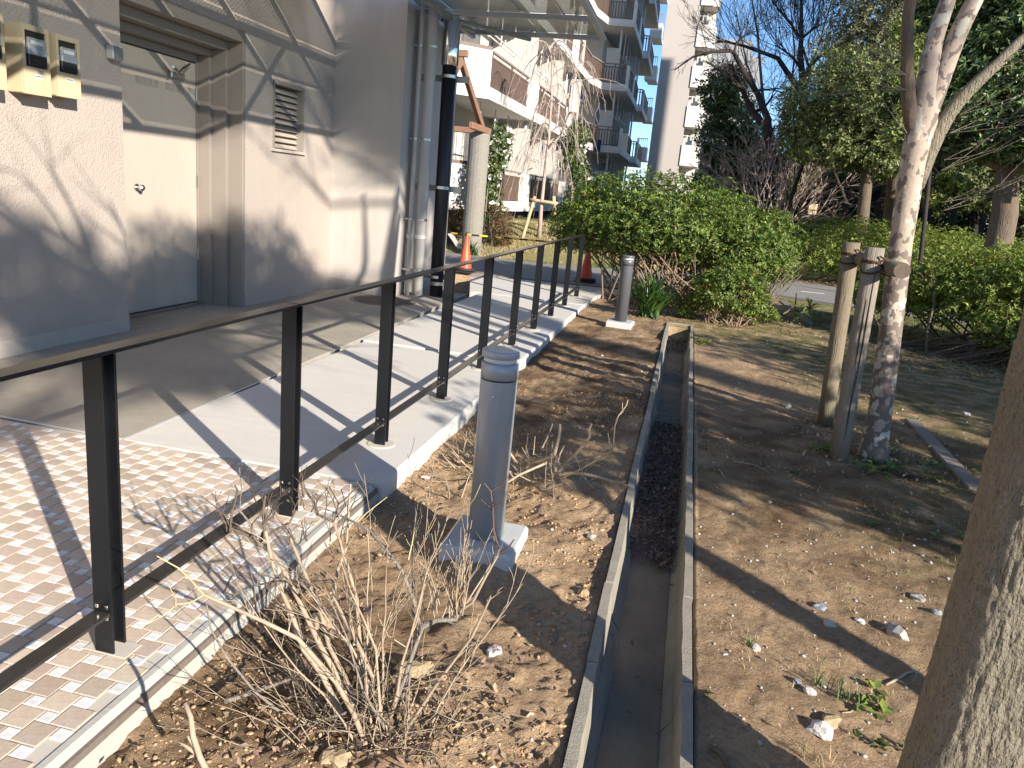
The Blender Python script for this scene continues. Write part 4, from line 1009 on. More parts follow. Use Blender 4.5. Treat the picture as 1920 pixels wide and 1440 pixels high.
# near hedge behind the mottled tree
NEAR = []
for (x_, y_, s_) in ((3.0, 12.3, .72), (3.6, 11.7, .84), (4.2, 11.2, .90), (4.8, 10.8, .92), (4.9, 11.9, .95), (4.2, 12.3, .92), (5.5, 10.6, .95), (5.7, 11.8, .95), (6.3, 11, .95), (3.3, 12.9, .7)):
    NEAR.append((x_, y_, s_*.98, .72, .72, s_*.60))
NEAR += [(3.95, 10.55, .45, .35, .35, .28), (4.3, 10.25, .30, .28, .25, .22), (4.5, 10.2, .55, .4, .35, .3)]
shrub('hedge', 'near leafy hedge right behind the mottled tree trunk with open twiggy underside', 'hedge', NEAR, 13000, .060, 'leaf_azalea_bright', (4.4, 11.3), (1.7, .9), 90, 51, flat=.2, inner=.3, stem='bark_brown', per=6, yellow=.018, sr=.017, lump=.28)

# strap leaved plant
def strap(name, label, c, n, L_, wd, seed, mt='leaf_strap', arch=1.0):
    r = random.Random(seed); m_ = MB()
    for k in range(n):
        a = r.uniform(0, 6.28); tilt = r.uniform(.05, .75); l = L_*r.uniform(.6, 1.1); w_ = wd*r.uniform(.7, 1.1); d = Vector((math.cos(a), math.sin(a), 0)); s = Vector((-d.y, d.x, 0))
        p = Vector((c[0]+.1*r.gauss(0, .6), c[1]+.1*r.gauss(0, .6), c[2])); th = tilt; V = []; 
        for i in range(6):
            t = i/5; ww = w_*(1-t**2.2)*.5+.001; V += [p+s*ww, p-Vector((0, 0, ww*.5)), p-s*ww]
            th += arch*.42*t*r.uniform(.5, 1.5); p = p+(d*math.sin(th)+Vector((0, 0, math.cos(th))))*(l/5)
        F = []
        for i in range(5): F += [(i*3, i*3+1, i*3+4, i*3+3), (i*3+1, i*3+2, i*3+5, i*3+4)]
        m_.add(V, F)
    return m_.build(name, M[mt])
o = strap('strap_leaf_plant', '', (-.42, 11.35, -.03), 150, .72, .045, 3); tag(o, 'dark green clump of long strap leaves right behind the far bollard', 'plant')
o = strap('sedge_tuft', '', (-5.0, 18.0, .0), 60, .45, .02, 4); tag(o, 'small dark grassy tuft at the foot of the front pergola column', 'plant')

# camellias, brown bushes by the apartments
def gzf(x, y): return float(gz(x, y))
def camellia(label, x, y, h0, h1, w_, seed, trunk=.04):
    z = gzf(x, y); e = empty('camellia', label, 'camellia', 'white flowering camellias'); rng = random.Random(seed); out = []
    hh = h1-h0
    for k in range(3): out.append(([Vector((x+rng.gauss(0, .05), y, z-.05)), Vector((x+rng.gauss(0, .12), y+rng.gauss(0, .1), z+h0*.6)), Vector((x+rng.gauss(0, .25), y+rng.gauss(0, .2), z+h0+hh*.5))], [trunk, trunk*.8, trunk*.3], 2))
    tubes(out, 'trunk', M['bark_grey'], e)
    bl2 = [(x+rng.gauss(0, w_*.32), y+rng.gauss(0, w_*.3), z+h0+hh*(.12+.76*k/5), w_*rng.uniform(.42, .66), w_*.55, hh*.2) for k in range(6)]
    C, N_ = blob_points(bl2, 900, seed, inner=.35, lump=.35); leaf_cloud('foliage', C, N_, .10, M['leaf_dark'], e, 5, seed, aspect=.5)
    C, N_ = blob_points(bl2, 46, seed+4, inner=0, shell=.95); leaf_cloud('blossoms', C, N_, .075, M['blossom'], e, 7, seed+2, aspect=.9)
camellia('dark camellia with white blossoms behind the front pergola column', -5.05, 19.3, .3, 2.75, .6, 5)
camellia('small trunked camellia with white blossoms in front of the shaded balconies', -3.75, 24.6, 1.1, 2.9, .75, 12, .05)
shrub('brown_bush', 'reddish brown low bush left of the front pergola column', 'bush', [(-5.75, 19.0, .75, .5, .45, .42), (-6.2, 19.2, .55, .5, .4, .4)], 900, .05, 'leaf_red', (-5.9, 19), (.25, .2), 30, 61, stem='bark_brown', yellow=.03)
shrub('brown_bush', 'reddish brown low bush right of the front pergola column', 'bush', [(-4.75, 19.3, .8, .38, .4, .42), (-4.6, 19.2, .45, .35, .3, .3)], 700, .05, 'leaf_red', (-4.7, 19.2), (.2, .2), 30, 62, stem='bark_brown', yellow=0)

# ---- young weeping tree with its stakes ---------------------------
wx, wy = -4.0, 20.2; wz = gzf(wx, wy)
wt = empty('weeping_tree', 'young bare weeping tree tied to pale stakes in front of the apartments', 'tree'); rg = random.Random(14)
pxs = [(1010, 455), (1015, 385), (1022, 320), (1030, 250), (1034, 180), (1035, 120), (1030, 85)]
tp = [Vector(W(px, py, wy)) for px, py in pxs]
MB().tube(tp, [.062, .05, .042, .036, .03, .022, .016], 8).build('trunk', M['weep'], wt, smooth=True)
out = []
def arc(start, dx, dy, rise, fall, r, rng, out, tw=6):
    pts = [Vector(start)]; p = Vector(start); n = 10; vz = rise
    for i in range(n):
        t = (i+1)/n; p = p+Vector((dx/n+rng.gauss(0, .02), dy/n+rng.gauss(0, .02), vz/n)); vz -= (rise+fall)*1.9/n; pts.append(p.copy())
    out.append((pts, [max(.003, r*(1-.75*i/n)) for i in range(n+1)], 1))
    for k in range(tw):
        i = rng.randint(2, n-1); q = pts[i]; l = rng.uniform(.25, .8); s = [q]
        for j in range(4): q = q+Vector((rng.gauss(0, .05)+dx*.03, rng.gauss(0, .05), -l/4)); s.append(q)
        out.append((s, [.006, .005, .004, .003, .003], 0))
for k in range(34):
    t = rg.uniform(.42, 1); i = min(5, int(t*6)); st = tp[i].lerp(tp[i+1], t*6-i); a = rg.uniform(0, 6.28); l = rg.uniform(.5, 1.5)
    arc(st, l*math.cos(a), l*math.sin(a)*.8, rg.uniform(.5, 1.6), rg.uniform(1.2, 2.8), .016, rg, out, 7)
# strong right side limb
q = [Vector(W(px, py, wy)) for px, py in ((1026, 280), (1050, 255), (1066, 215), (1068, 160), (1085, 120), (1100, 70))]
out.append((q, [.032, .028, .024, .02, .014, .01], 2))
for k in range(6): arc(q[rg.randint(2, 5)], rg.uniform(-.2, 1.1), rg.uniform(-.5, .5), .5, 1.4, .012, rg, out, 4)
arc(q[3], 1.4, 0, .7, .1, .014, rg, out, 3)
tubes(out, 'branches', M['weep'], wt)
sk = empty('tree_support', 'pale wooden H shaped stakes holding the young weeping tree', 'tree stakes')
def logtube(a, b, r, m_, parent, name, n=12, end=None, jit=.02):
    a = Vector(a); b = Vector(b); pts = [a.lerp(b, t) for t in (0, .25, .5, .75, 1)]; rg2 = random.Random(int(a.x*1000+b.z*77))
    rad = [r*(1+rg2.uniform(-jit, jit)) for _ in pts]; o = MB(); o.tube(pts, rad, n); o = o.build(name, m_, parent, smooth=False)
    for p in o.data.polygons: p.use_smooth = len(p.vertices) == 4
    if end: o.data.materials.append(end); 
    if end:
        for p in o.data.polygons:
            if len(p.vertices) > 4: p.material_index = 1
    return o
a1 = W(975, 462, 20.0); a2 = W(1043, 452, 20.4)
logtube(a1, W(1003, 368, 20.15), .045, M['log_light'], sk, 'stake'); logtube(a2, W(1038, 368, 20.25), .045, M['log_light'], sk, 'stake')
logtube(W(993, 374, 20.1), W(1046, 382, 20.1), .042, M['log_light'], sk, 'crossbar')

# ---- mottled tree and its stakes ----------------------------------
mt_ = empty('mottled_tree', 'slender mottled peeling bark tree with forked stems right of the gutter', 'tree')
def limb(pl, name='limb', mt='mottled', parent=None, n=16, sub=3):
    pts = [Vector(p[0]) for p in pl]; rad = [p[1] for p in pl]; P2 = []; R2 = []
    for i in range(len(pts)-1):
        for k in range(sub):
            t = k/sub; p0 = pts[max(i-1, 0)]; p1 = pts[i]; p2 = pts[i+1]; p3 = pts[min(i+2, len(pts)-1)]
            P2.append(.5*((2*p1)+(p2-p0)*t+(2*p0-5*p1+4*p2-p3)*t*t+(3*p1-p0-3*p2+p3)*t**3)); R2.append((rad[i]+(rad[i+1]-rad[i])*t)*(1+.035*mnoise.noise(p1*3+Vector((k*.7, 0, 0)))))
    P2.append(pts[-1]); R2.append(rad[-1]); o = MB(); o.tube(P2, R2, n)
    return o.build(name, M[mt], parent, smooth=True)
Yt = 5.6
limb([((1.47, Yt, -.06), .125), ((1.462, Yt, .05), .092), ((1.45, Yt, .35), .078), ((1.41, Yt, .88), .074), ((1.36, Yt, 1.47), .072), ((1.335, Yt, 1.98), .080), ((1.335, Yt, 2.22), .092), ((1.325, Yt, 2.42), .070), ((1.31, Yt, 2.7), .052), ((1.36, Yt+.03, 3.1), .045), ((1.42, Yt+.1, 4.2), .03)], 'trunk', parent=mt_)
limb([((1.335, Yt, 2.12), .062), ((1.38, Yt, 2.4), .062), ((1.425, Yt, 2.69), .056), ((1.50, Yt-.02, 3.0), .05), ((1.75, Yt-.1, 4.0), .034)], 'limb', parent=mt_)
limb([((1.31, Yt, 2.10), .045), ((1.215, Yt-.05, 2.36), .044), ((1.15, Yt-.08, 2.62), .036), ((1.11, Yt-.1, 2.93), .034), ((1.22, Yt-.1, 3.3), .028), ((1.15, Yt-.1, 4.2), .015)], 'limb', 'bark_brown', mt_)
limb([((1.38, Yt, 1.82), .05), ((1.44, Yt+.0, 2.15), .05), ((1.53, Yt-.02, 2.37), .040), ((1.70, Yt-.05, 2.60), .032), ((1.85, Yt-.05, 2.78), .027), ((2.3, Yt-.1, 3.1), .02)], 'limb', 'bark_grey', mt_)
rg = random.Random(77); out = []
for (px, py) in ((1770, 300), (1765, 320), (1780, 250), (1765, 380), (1768, 395), (1800, 215), (1700, 250), (1860, 130)):
    s = Vector(W(px, py, Yt-.05))
    for k in range(3):
        a = rg.uniform(-.5, .7); d = Vector((math.cos(a)*(1 if px > 1750 else -1), rg.uniform(-.5, .5), rg.uniform(.15, .7)))
        grow(rg, s, d, rg.uniform(.6, 1.3), .0034, 1, out, ang=.45, nch=(2, 1), wob=.09, up=.05, seg=8, rmin=.0012)
for px, py in ((1640, 120), (1600, 70), (1690, 180)):
    for k in range(3): grow(rg, Vector(W(1700, 170-30*k, Yt-.1)), Vector((-1, rg.uniform(-.3, .3), rg.uniform(-.1, .5))), rg.uniform(.5, 1.0), .003, 1, out, ang=.5, nch=(2, 1), wob=.10, seg=8, rmin=.0011)
tubes(out, 'twigs', M['bark_grey'], mt_)
ms = empty('tree_support', 'weathered grey log stakes with rope bound crossbar beside the mottled tree', 'tree stakes')
logtube((1.265, 6.36, -.05), (1.205, 6.36, 1.415), .062, M['log'], ms, 'stake', 16, M['log_end'])
logtube((1.20, 5.39, -.05), (1.165, 5.39, 1.42), .060, M['log_grey'], ms, 'stake', 16, M['log_end'])
logtube((1.285, 5.12, 1.305), (1.275, 6.44, 1.30), .050, M['log'], ms, 'crossbar', 16, M['log_end'])
r = MB()
for (cx_, cy_, rr2) in ((1.168, 5.39, .063), (1.212, 6.36, .066)):
    for z, tl in ((1.345, .02), (1.31, -.025), (1.285, .03)):
        r.tube([(cx_+rr2*math.cos(a), cy_+rr2*math.sin(a), z+tl*math.sin(a+.6)) for a in np.linspace(0, 6.283, 15)], .007, 5, False)
    r.tube([(cx_+.02, cy_-.07, 1.37), (cx_+.13, cy_-.07, 1.31), (cx_+.12, cy_+.04, 1.245), (cx_+.02, cy_-.05, 1.27)], .006, 5)
r.build('rope', M['rope'], ms)
k = MB()
for (z0, z1, a) in ((.15, .62, -1.5), (.65, 1.1, -1.75), (.5, 1.3, -1.35)):
    pts = [(1.20+.0595*math.cos(a)-.035*z/1.42, 5.39+.0605*math.sin(a), z) for z in np.linspace(z0, z1, 8)]; k.tube(pts, [.001, .003, .0045, .005, .005, .004, .003, .001], 4)
k.build('crack', M['darkhole'], ms)

# ---- foreground trunk at the right edge ---------------------------
TX, TYc, TR = .795, 1.72, .148
ft = empty('foreground_trunk', 'thick ridged grey tree trunk cut by the right picture edge', 'tree')
nz, na = 420, 180; zs = np.linspace(-.12, 2.9, nz); an = np.linspace(0, 2*math.pi, na, endpoint=False)
Zg, Ag = np.meshgrid(zs, an, indexing='ij')
cxx = TX+.03*np.sin(Zg*.8)+.012*Zg; cyy = TYc+.02*Zg
rd = TR*(1-.035*Zg)*(1+.35*np.exp(-(Zg+.1)*7))
_dc = (Ag-3.75+math.pi) % (2*math.pi)-math.pi; _df = (Ag-4.60+math.pi) % (2*math.pi)-math.pi
rd = rd*(1+.10*np.exp(-(_dc/.38)**2)-.05*np.exp(-(_df/.5)**2))
lo = .022*fbm(Ag*1.2+3, Zg*1.3, 1.0, 2, 5)
wv = Ag*17+2.2*fbm(Ag*3, Zg*5.5, 1, 3, 9)
rid = np.abs(vn(wv, Zg*11+vn(Ag*5, Zg*3, 3)*2, 13)); rid2 = np.abs(vn(Ag*34, Zg*26, 15))
rd = rd+lo*.8-.020*(.16-rid)*(rid < .16)+.006*rid2
cxx = cxx+.25*np.clip(Zg-2.2, 0, 9)**1.3; V = np.stack([cxx+rd*np.cos(Ag), cyy+rd*np.sin(Ag), Zg], 2).reshape(-1, 3); idx = np.arange(nz*na).reshape(nz, na)
F = np.stack([idx[:-1, :].ravel(), np.roll(idx, -1, 1)[:-1, :].ravel(), np.roll(idx, -1, 1)[1:, :].ravel(), idx[1:, :].ravel()], 1)
meshobj('trunk', V, F, M['bark_grey'], ft, smooth=True)
out = []; rg = random.Random(4)
for k in range(5): grow(rg, Vector((TX+.16, TYc+.05, 2.7)), Vector((rg.uniform(.5, 1.5), rg.uniform(-1.6, .2), .7)), 2.0, .06, 2, out, nch=(4, 4), seg=5)
tubes(out, 'branches', M['bark_grey'], ft)

# ---- evergreen trees ----------------------------------------------
def evergreen(name, label, base, trunk, blobs, n, size, mt, seed, group=None, bark='bark_brown', per=5, lump=.3, inner=.25, flat=None, limbs=6, shell=.7, aspect=.42):
    e = empty(name, label, 'tree', group); rng = random.Random(seed); out = []
    tp = [Vector(p) for p, _ in trunk]; out.append((tp, [r for _, r in trunk], 3))
    top = tp[-1]
    for k in range(limbs):
        b = blobs[k % len(blobs)]; st = tp[-2].lerp(top, rng.uniform(0, .9)); en = Vector((b[0]+rng.gauss(0, b[3]*.3), b[1], b[2]-b[5]*.2)); mid = st.lerp(en, .5)+Vector((rng.gauss(0, .15), rng.gauss(0, .15), -.12))
        r0 = trunk[-1][1]*.8; out.append(([st, mid, en], [r0, r0*.7, r0*.3], 2))
        for _ in range(3): s = mid.lerp(en, rng.random()); out.append(([s, s+Vector((rng.gauss(0, .5), rng.gauss(0, .4), rng.uniform(.1, .8)))], [r0*.4, r0*.12], 1))
    tubes(out, 'trunk', M[bark], e)
    C, N_ = blob_points(blobs, n, seed, inner=inner, lump=lump, flat_bottom=flat, shell=shell)
    leaf_cloud('crown', C, N_*.7+np.array([0, 0, .4]), size, M[mt], e, per, seed+1, aspect=aspect)
    return e
def B3(px, py, Y, rx, rz, ry=None):
    c = W(px, py, Y); s = Y/1400.0; return (c[0], c[1], c[2], rx*s, (ry or rx)*s, rz*s)
# pruned tree with pale trunk in the hedge (photo x 1480-1760)
b1 = [B3(1560, 190, 25, 85, 48), B3(1515, 225, 25, 50, 40), B3(1640, 200, 25, 95, 60), B3(1700, 250, 25, 70, 45), B3(1540, 265, 25, 65, 36), B3(1600, 130, 25, 60, 38), B3(1610, 285, 25, 70, 32), B3(1690, 170, 25, 70, 50), B3(1660, 300, 25, 60, 28), B3(1590, 235, 25, 60, 30)]
q0 = W(1616, 440, 25)
evergreen('evergreen_tree', 'pruned round crowned evergreen with pale forked trunk rising from the far hedge', q0, [((q0[0], q0[1], -.1), .23), ((q0[0]-.02, 25, 1.1), .19), (W(1625, 335, 25), .17), (W(1632, 305, 25), .16)], b1, 7200, .115, 'leaf_mid', 101, per=6, lump=.34)
# tall conifer like crown behind it
b2 = [B3(1640, 20, 26.8, 70, 60), B3(1600, 90, 26.8, 60, 50), B3(1700, 60, 26.8, 80, 70), B3(1660, 120, 26.8, 90, 60), B3(1690, -60, 26.8, 70, 70), B3(1740, 0, 26.8, 80, 80), B3(1620, 150, 26.8, 70, 40), B3(1720, 150, 26.8, 80, 70)]
q0 = W(1680, 420, 26.8)
evergreen('evergreen_tree', 'tall grey green feathery evergreen behind the pruned one', q0, [((q0[0], 26.8, 0), .3), (W(1690, 250, 26.8), .24), (W(1680, 120, 26.8), .16)], b2, 7800, .12, 'leaf_conifer', 102, per=5, lump=.4, inner=.3)
# big dark evergreen at the right
b3 = [B3(1800, 130, 18.8, 95, 80), B3(1900, 90, 18.8, 100, 90), B3(1860, 220, 18.3, 110, 60), B3(1960, 230, 18.3, 110, 70), B3(1770, 230, 18.8, 75, 48), B3(1850, 20, 19.3, 100, 70), B3(1990, 40, 18.8, 120, 110), B3(1780, 50, 19.3, 70, 60), B3(1730, 200, 19.1, 60, 50), B3(2040, 180, 18.8, 120, 110), B3(1900, 275, 18.4, 90, 26), B3(1800, 280, 18.6, 70, 22), B3(1980, -60, 19.3, 120, 90), B3(1830, -60, 19.6, 90, 70)]
q0 = W(1880, 450, 18.8)
evergreen('evergreen_tree', 'large dark broadleaf evergreen with thick leaning trunk at the right edge', q0, [((q0[0], 18.8, -.1), .31), (W(1884, 400, 18.8), .27), (W(1888, 330, 18.8), .24), (W(1892, 285, 18.8), .22)], b3, 8200, .15, 'leaf_dark', 103, per=6, lump=.36, inner=.3, limbs=9)
# bright yellow green sapling foliage in front of the dark one
b4 = [B3(1700, 235, 17.5, 22, 18), B3(1682, 255, 17.5, 20, 16), B3(1710, 200, 17.5, 20, 18), B3(1705, 275, 17.5, 22, 14), B3(1725, 260, 17.5, 22, 20), B3(1690, 55, 17.8, 18, 22), B3(1705, 150, 17.6, 22, 24), B3(1722, 100, 17.6, 26, 26), B3(1735, 180, 17.6, 24, 24)]
q0 = W(1740, 470, 17.5)
evergreen('evergreen_sapling', 'light green leafy sapling just left of the mottled tree fork', q0, [((q0[0], 17.5, 0), .05), (W(1745, 300, 17.5), .04), (W(1725, 150, 17.5), .02)], b4, 900, .11, 'leaf_light', 104, per=5, lump=.5, inner=.4, bark='bark_dark')
# low trees right background
for i, (pp, lab, mt, sd) in enumerate([
    ([B3(1830, 340, 27, 60, 40), B3(1790, 365, 27, 50, 35), B3(1870, 375, 27, 50, 34)], 'shaded green undergrowth tree between the mottled and the right trunk', 'leaf_mid', 105),
    ([B3(1795, 352, 25, 26, 14), B3(1780, 340, 25, 20, 12), B3(1755, 375, 25, 22, 12)], 'lit yellow green young tree glowing in the dark wood', 'leaf_light', 106),
    ([B3(1915, 360, 24, 40, 40), B3(1925, 300, 24, 40, 24), B3(1945, 410, 24, 40, 24)], 'green bushy tree behind the right trunk at the picture edge', 'leaf_mid', 107),
    ([B3(1500, 345, 31, 30, 14), B3(1520, 340, 31, 22, 12)], 'small palm green bush in the gap under the bare trees', 'leaf_light', 108)]):
    q0 = W(1830 if i == 0 else pp[0][0]*0+[1830, 1785, 1920, 1500][i], 430, pp[0][1]); evergreen('background_tree', lab, q0, [((q0[0], q0[1], 0), .12), ((q0[0], q0[1], 1.6), .1), ((pp[0][0], pp[0][1], pp[0][2]), .06)], pp, 900 if i in (0, 2) else 260, .14, mt, sd, per=5, inner=.4, bark='bark_dark')
# fan palm leaves (photo 1520,350)
c = W(1522, 335, 30)
o = strap('palm', '', c, 46, .95, .05, 12, 'leaf_light', 1.9); tag(o, 'drooping pale green palm fronds under the pruned evergreen', 'palm')
MB().tube([(c[0], c[1], 0), (c[0], c[1], c[2]+.05)], .09, 8).build('trunk', M['bark_dark'], o)
# evergreen right of the tower
b5 = [B3(1350, 170, 50, 36, 40), B3(1380, 230, 50, 45, 40), B3(1340, 260, 50, 34, 50), B3(1345, 330, 50, 36, 40), B3(1395, 300, 50, 50, 42), B3(1430, 270, 50, 36, 34), B3(1375, 150, 50, 22, 24), B3(1325, 350, 50, 26, 30), B3(1440, 340, 50, 50, 36)]
q0 = W(1360, 420, 50)
evergreen('background_tree', 'dense mid green evergreen standing right of the tower block', q0, [((q0[0], 50, 0), .4), ((q0[0], 50, 3), .35), ((q0[0], 50, 6), .25)], b5, 4200, .26, 'leaf_mid', 110, per=5, lump=.35)
b6 = [B3(1505, 260, 42, 24, 34), B3(1535, 212, 42, 26, 20), B3(1565, 180, 42, 24, 18), B3(1490, 320, 42, 34, 36), B3(1550, 260, 42, 46, 50), B3(1545, 330, 42, 60, 40)]
q0 = W(1530, 420, 42)
evergreen('background_tree', 'dark sloping conifer crown behind the bare trees', q0, [((q0[0], 42, 0), .4), ((q0[0], 42, 4), .3), ((q0[0], 42, 7), .2)], b6, 3200, .22, 'leaf_dark', 111, per=5, lump=.35)
# dark mass of wood filling the background
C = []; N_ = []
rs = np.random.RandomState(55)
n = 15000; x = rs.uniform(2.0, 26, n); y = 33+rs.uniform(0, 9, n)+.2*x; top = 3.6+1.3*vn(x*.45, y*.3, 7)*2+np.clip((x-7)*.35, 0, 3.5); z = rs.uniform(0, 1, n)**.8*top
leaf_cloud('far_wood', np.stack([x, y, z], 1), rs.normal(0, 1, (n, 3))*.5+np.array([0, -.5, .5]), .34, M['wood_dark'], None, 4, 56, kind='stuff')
# trunks in the far wood
rg = random.Random(66); i = 0
for px, w_ in ((1480, 9), (1585, 12), (1650, 14), (1735, 16), (1690, 9), (1840, 18), (1865, 12), (1560, 8)):
    Y = rg.uniform(26.5, 31); c = W(px, 430, Y); o = MB(); r = w_/1443*Y*.5
    pts = [(c[0]+rg.gauss(0, .08)*k, Y, k*1.1-.1) for k in range(6)]; o.tube(pts, [r*(1-.1*k) for k in range(6)], 8); o = o.build('far_trunk', M['bark_dark'], smooth=True)
    nearby = {1480: 'thin dark trunk farthest left in the wood behind the hedge', 1585: 'dark trunk left of the pale pruned tree trunk', 1650: 'dark trunk just right of the pale pruned tree trunk', 1735: 'dark trunk hidden behind the mottled tree', 1690: 'thin dark trunk left of the mottled tree in deep shade', 1840: 'dark trunk left of the thick right hand trunk', 1865: 'thin dark trunk touching the thick right hand trunk', 1560: 'slim dark trunk behind the palm fronds'}
    tag(o, nearby[px], 'tree trunk', 'dark trunks in the wood'); i += 1
sg = MB().box((0, 0, 0), (.28, .02, .36)).build('notice_board', M['beige_box']); sg.location = W(1524, 392, 29); tag(sg, 'small cream notice board above the far hedge', 'sign')
MB().tube([(0, .03, -1.6), (0, .03, .1)], .025, 6).build('post', M['bark_dark'], sg)

# ---- bare trees against the sky -----------------------------------
def bare(name, label, Y, limbs, seed, mt='bark_dark', twigs=10, tl=1.5, tr=.02, nch=(4, 4, 3), lvl=2, ang=.55, up=.06, group=None, base=None, mt2=None, grav=0.0, rmin=.008, wob=.12):
    e = empty(name, label, 'tree', group); rng = random.Random(seed); out = []; tw = []
    if base: out.append(([Vector(p) for p, _ in base], [r for _, r in base], 3))
    for pl in limbs:
        pts = [Vector(W(px, py, Y+dy)) for px, py, dy, _ in pl]; rad = [r for *_, r in pl]; out.append((pts, rad, 2))
        for k in range(twigs):
            f = rng.uniform(.15, 1)*(len(pts)-1); i = min(len(pts)-2, int(f)); s = pts[i].lerp(pts[i+1], f-i); d = (pts[i+1]-pts[i]).normalized()
            d = (d*.7+Vector((rng.gauss(0, .6), rng.gauss(0, .6), rng.uniform(0, .9)))).normalized(); grow(rng, s, d, tl*rng.uniform(.5, 1.2), tr, lvl, tw, ang=ang, nch=nch, up=up, wob=wob, seg=5, rmin=rmin, grav=grav)
    tubes(out, 'trunk', M[mt], e); tubes(tw, 'twigs', M[mt2 or mt], e, sides=(3, 3, 4, 5)); return e
def C8(x, y): return (1250+x/4.114, y/4.114)
T1 = [[(*C8(780, 1000), 0, .19), (*C8(780, 920), 0, .15), (*C8(700, 720), 0, .12), (*C8(600, 560), 0, .10), (*C8(520, 410), 0, .09), (*C8(490, 390), 0, .08), (*C8(350, 400), -.4, .06), (*C8(200, 440), -.8, .04), (*C8(60, 540), -1, .02)],
      [(*C8(740, 960), 0, .15), (*C8(640, 820), .3, .12), (*C8(560, 640), .4, .10), (*C8(500, 500), .3, .08), (*C8(380, 520), 0, .05), (*C8(300, 470), 0, .03)],
      [(*C8(520, 400), 0, .06), (*C8(540, 330), 0, .04), (*C8(600, 280), 0, .03), (*C8(640, 250), 0, .02)],
      [(*C8(690, 860), 0, .07), (*C8(760, 820), .3, .05), (*C8(820, 740), .5, .03)],
      [(*C8(680, 700), 0, .06), (*C8(780, 690), .5, .04), (*C8(860, 680), .7, .02)],
      [(*C8(600, 680), 0, .07), (*C8(520, 650), -.5, .05), (*C8(420, 560), -.8, .03)]]
q0 = W(1443, 430, 33)
bare('bare_tree', 'dark bare tree arching left in front of the tower edge', 33, T1, 201, twigs=8, tl=1.4, tr=.018, nch=(4, 3), lvl=2, up=.0, grav=.06, base=[((q0[0], 33, -.1), .24), (W(1441, 240, 33), .2)], rmin=.0065)
T2 = [[(*C8(1060, 1200), 0, .26), (*C8(1060, 800), 0, .2), (*C8(1050, 640), 0, .15), (*C8(1030, 400), 0, .12), (*C8(1040, 280), 0, .10), (*C8(1040, 0), 0, .06), (*C8(1045, -250), 0, .03)],
      [(*C8(1040, 710), 0, .12), (*C8(930, 560), 0, .11), (*C8(860, 450), -.5, .09), (*C8(780, 420), -.6, .08), (*C8(600, 355), -1, .06), (*C8(450, 320), -1, .04), (*C8(350, 335), -1.2, .02)],
      [(*C8(1090, 640), 0, .12), (*C8(1100, 510), .2, .09), (*C8(1200, 420), .4, .07), (*C8(1300, 385), .4, .04)],
      [(*C8(1020, 300), 0, .07), (*C8(960, 180), 0, .055), (*C8(900, 110), 0, .04), (*C8(820, 20), 0, .025)],
      [(*C8(1030, 520), 0, .07), (*C8(960, 430), .4, .05), (*C8(860, 360), .5, .03)],
      [(*C8(1050, 290), 0, .06), (*C8(1110, 240), 0, .05), (*C8(1180, 190), 0, .03)],
      [(*C8(1090, 500), 0, .06), (*C8(1040, 330), .3, .04), (*C8(1020, 200), .3, .03)]]
bare('bare_tree', 'tall bare tree with upright fine branches against the blue sky', 36, T2, 202, twigs=12, tl=2.4, tr=.018, nch=(4, 4), lvl=2, up=.14, ang=.5, rmin=.0065)
T3 = [[(1470, 420, 0, .2), (1450, 300, 0, .16), (1430, 180, 0, .1), (1420, 60, 0, .06), (1400, -60, 0, .03)], [(1450, 300, 0, .1), (1480, 200, 0, .08), (1490, 100, 0, .05), (1480, -20, 0, .03)], [(1440, 220, 0, .07), (1400, 120, 0, .05), (1380, 20, 0, .03)], [(1480, 200, 0, .06), (1530, 100, 0, .05), (1560, 0, 0, .03)]]
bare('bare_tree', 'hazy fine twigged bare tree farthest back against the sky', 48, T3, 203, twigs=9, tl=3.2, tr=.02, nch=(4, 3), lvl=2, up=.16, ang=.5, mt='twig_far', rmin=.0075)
# pinkish bare spreading bush-tree
e = empty('bare_shrub', 'pinkish brown bare spreading shrub above the big azalea', 'shrub'); rg = random.Random(31); out = []
c = W(1432, 410, 29.5)
for k in range(20):
    a = rg.uniform(0, 6.28); d = Vector((math.cos(a)*.75, math.sin(a)*.6, rg.uniform(.6, 1.3))); grow(rg, Vector((c[0]+rg.gauss(0, .12), c[1], .3)), d, rg.uniform(2.7, 3.8), .04, 3, out, ang=.5, ratio=.62, nch=(5, 4, 3), wob=.13, up=.02, seg=5, rmin=.006)
tubes(out, 'branches', M['twig_pink'], e, sides=(3, 3, 4, 5))
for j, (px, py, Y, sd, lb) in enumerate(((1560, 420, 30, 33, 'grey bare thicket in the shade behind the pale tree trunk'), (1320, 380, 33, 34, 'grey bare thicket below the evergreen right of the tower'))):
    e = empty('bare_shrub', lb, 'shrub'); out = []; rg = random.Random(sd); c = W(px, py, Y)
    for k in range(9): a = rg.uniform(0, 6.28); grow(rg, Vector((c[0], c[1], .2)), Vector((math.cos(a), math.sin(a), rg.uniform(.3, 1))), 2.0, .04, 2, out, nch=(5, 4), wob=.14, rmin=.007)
    tubes(out, 'branches', M['twig_far'], e, sides=(3, 3, 4))

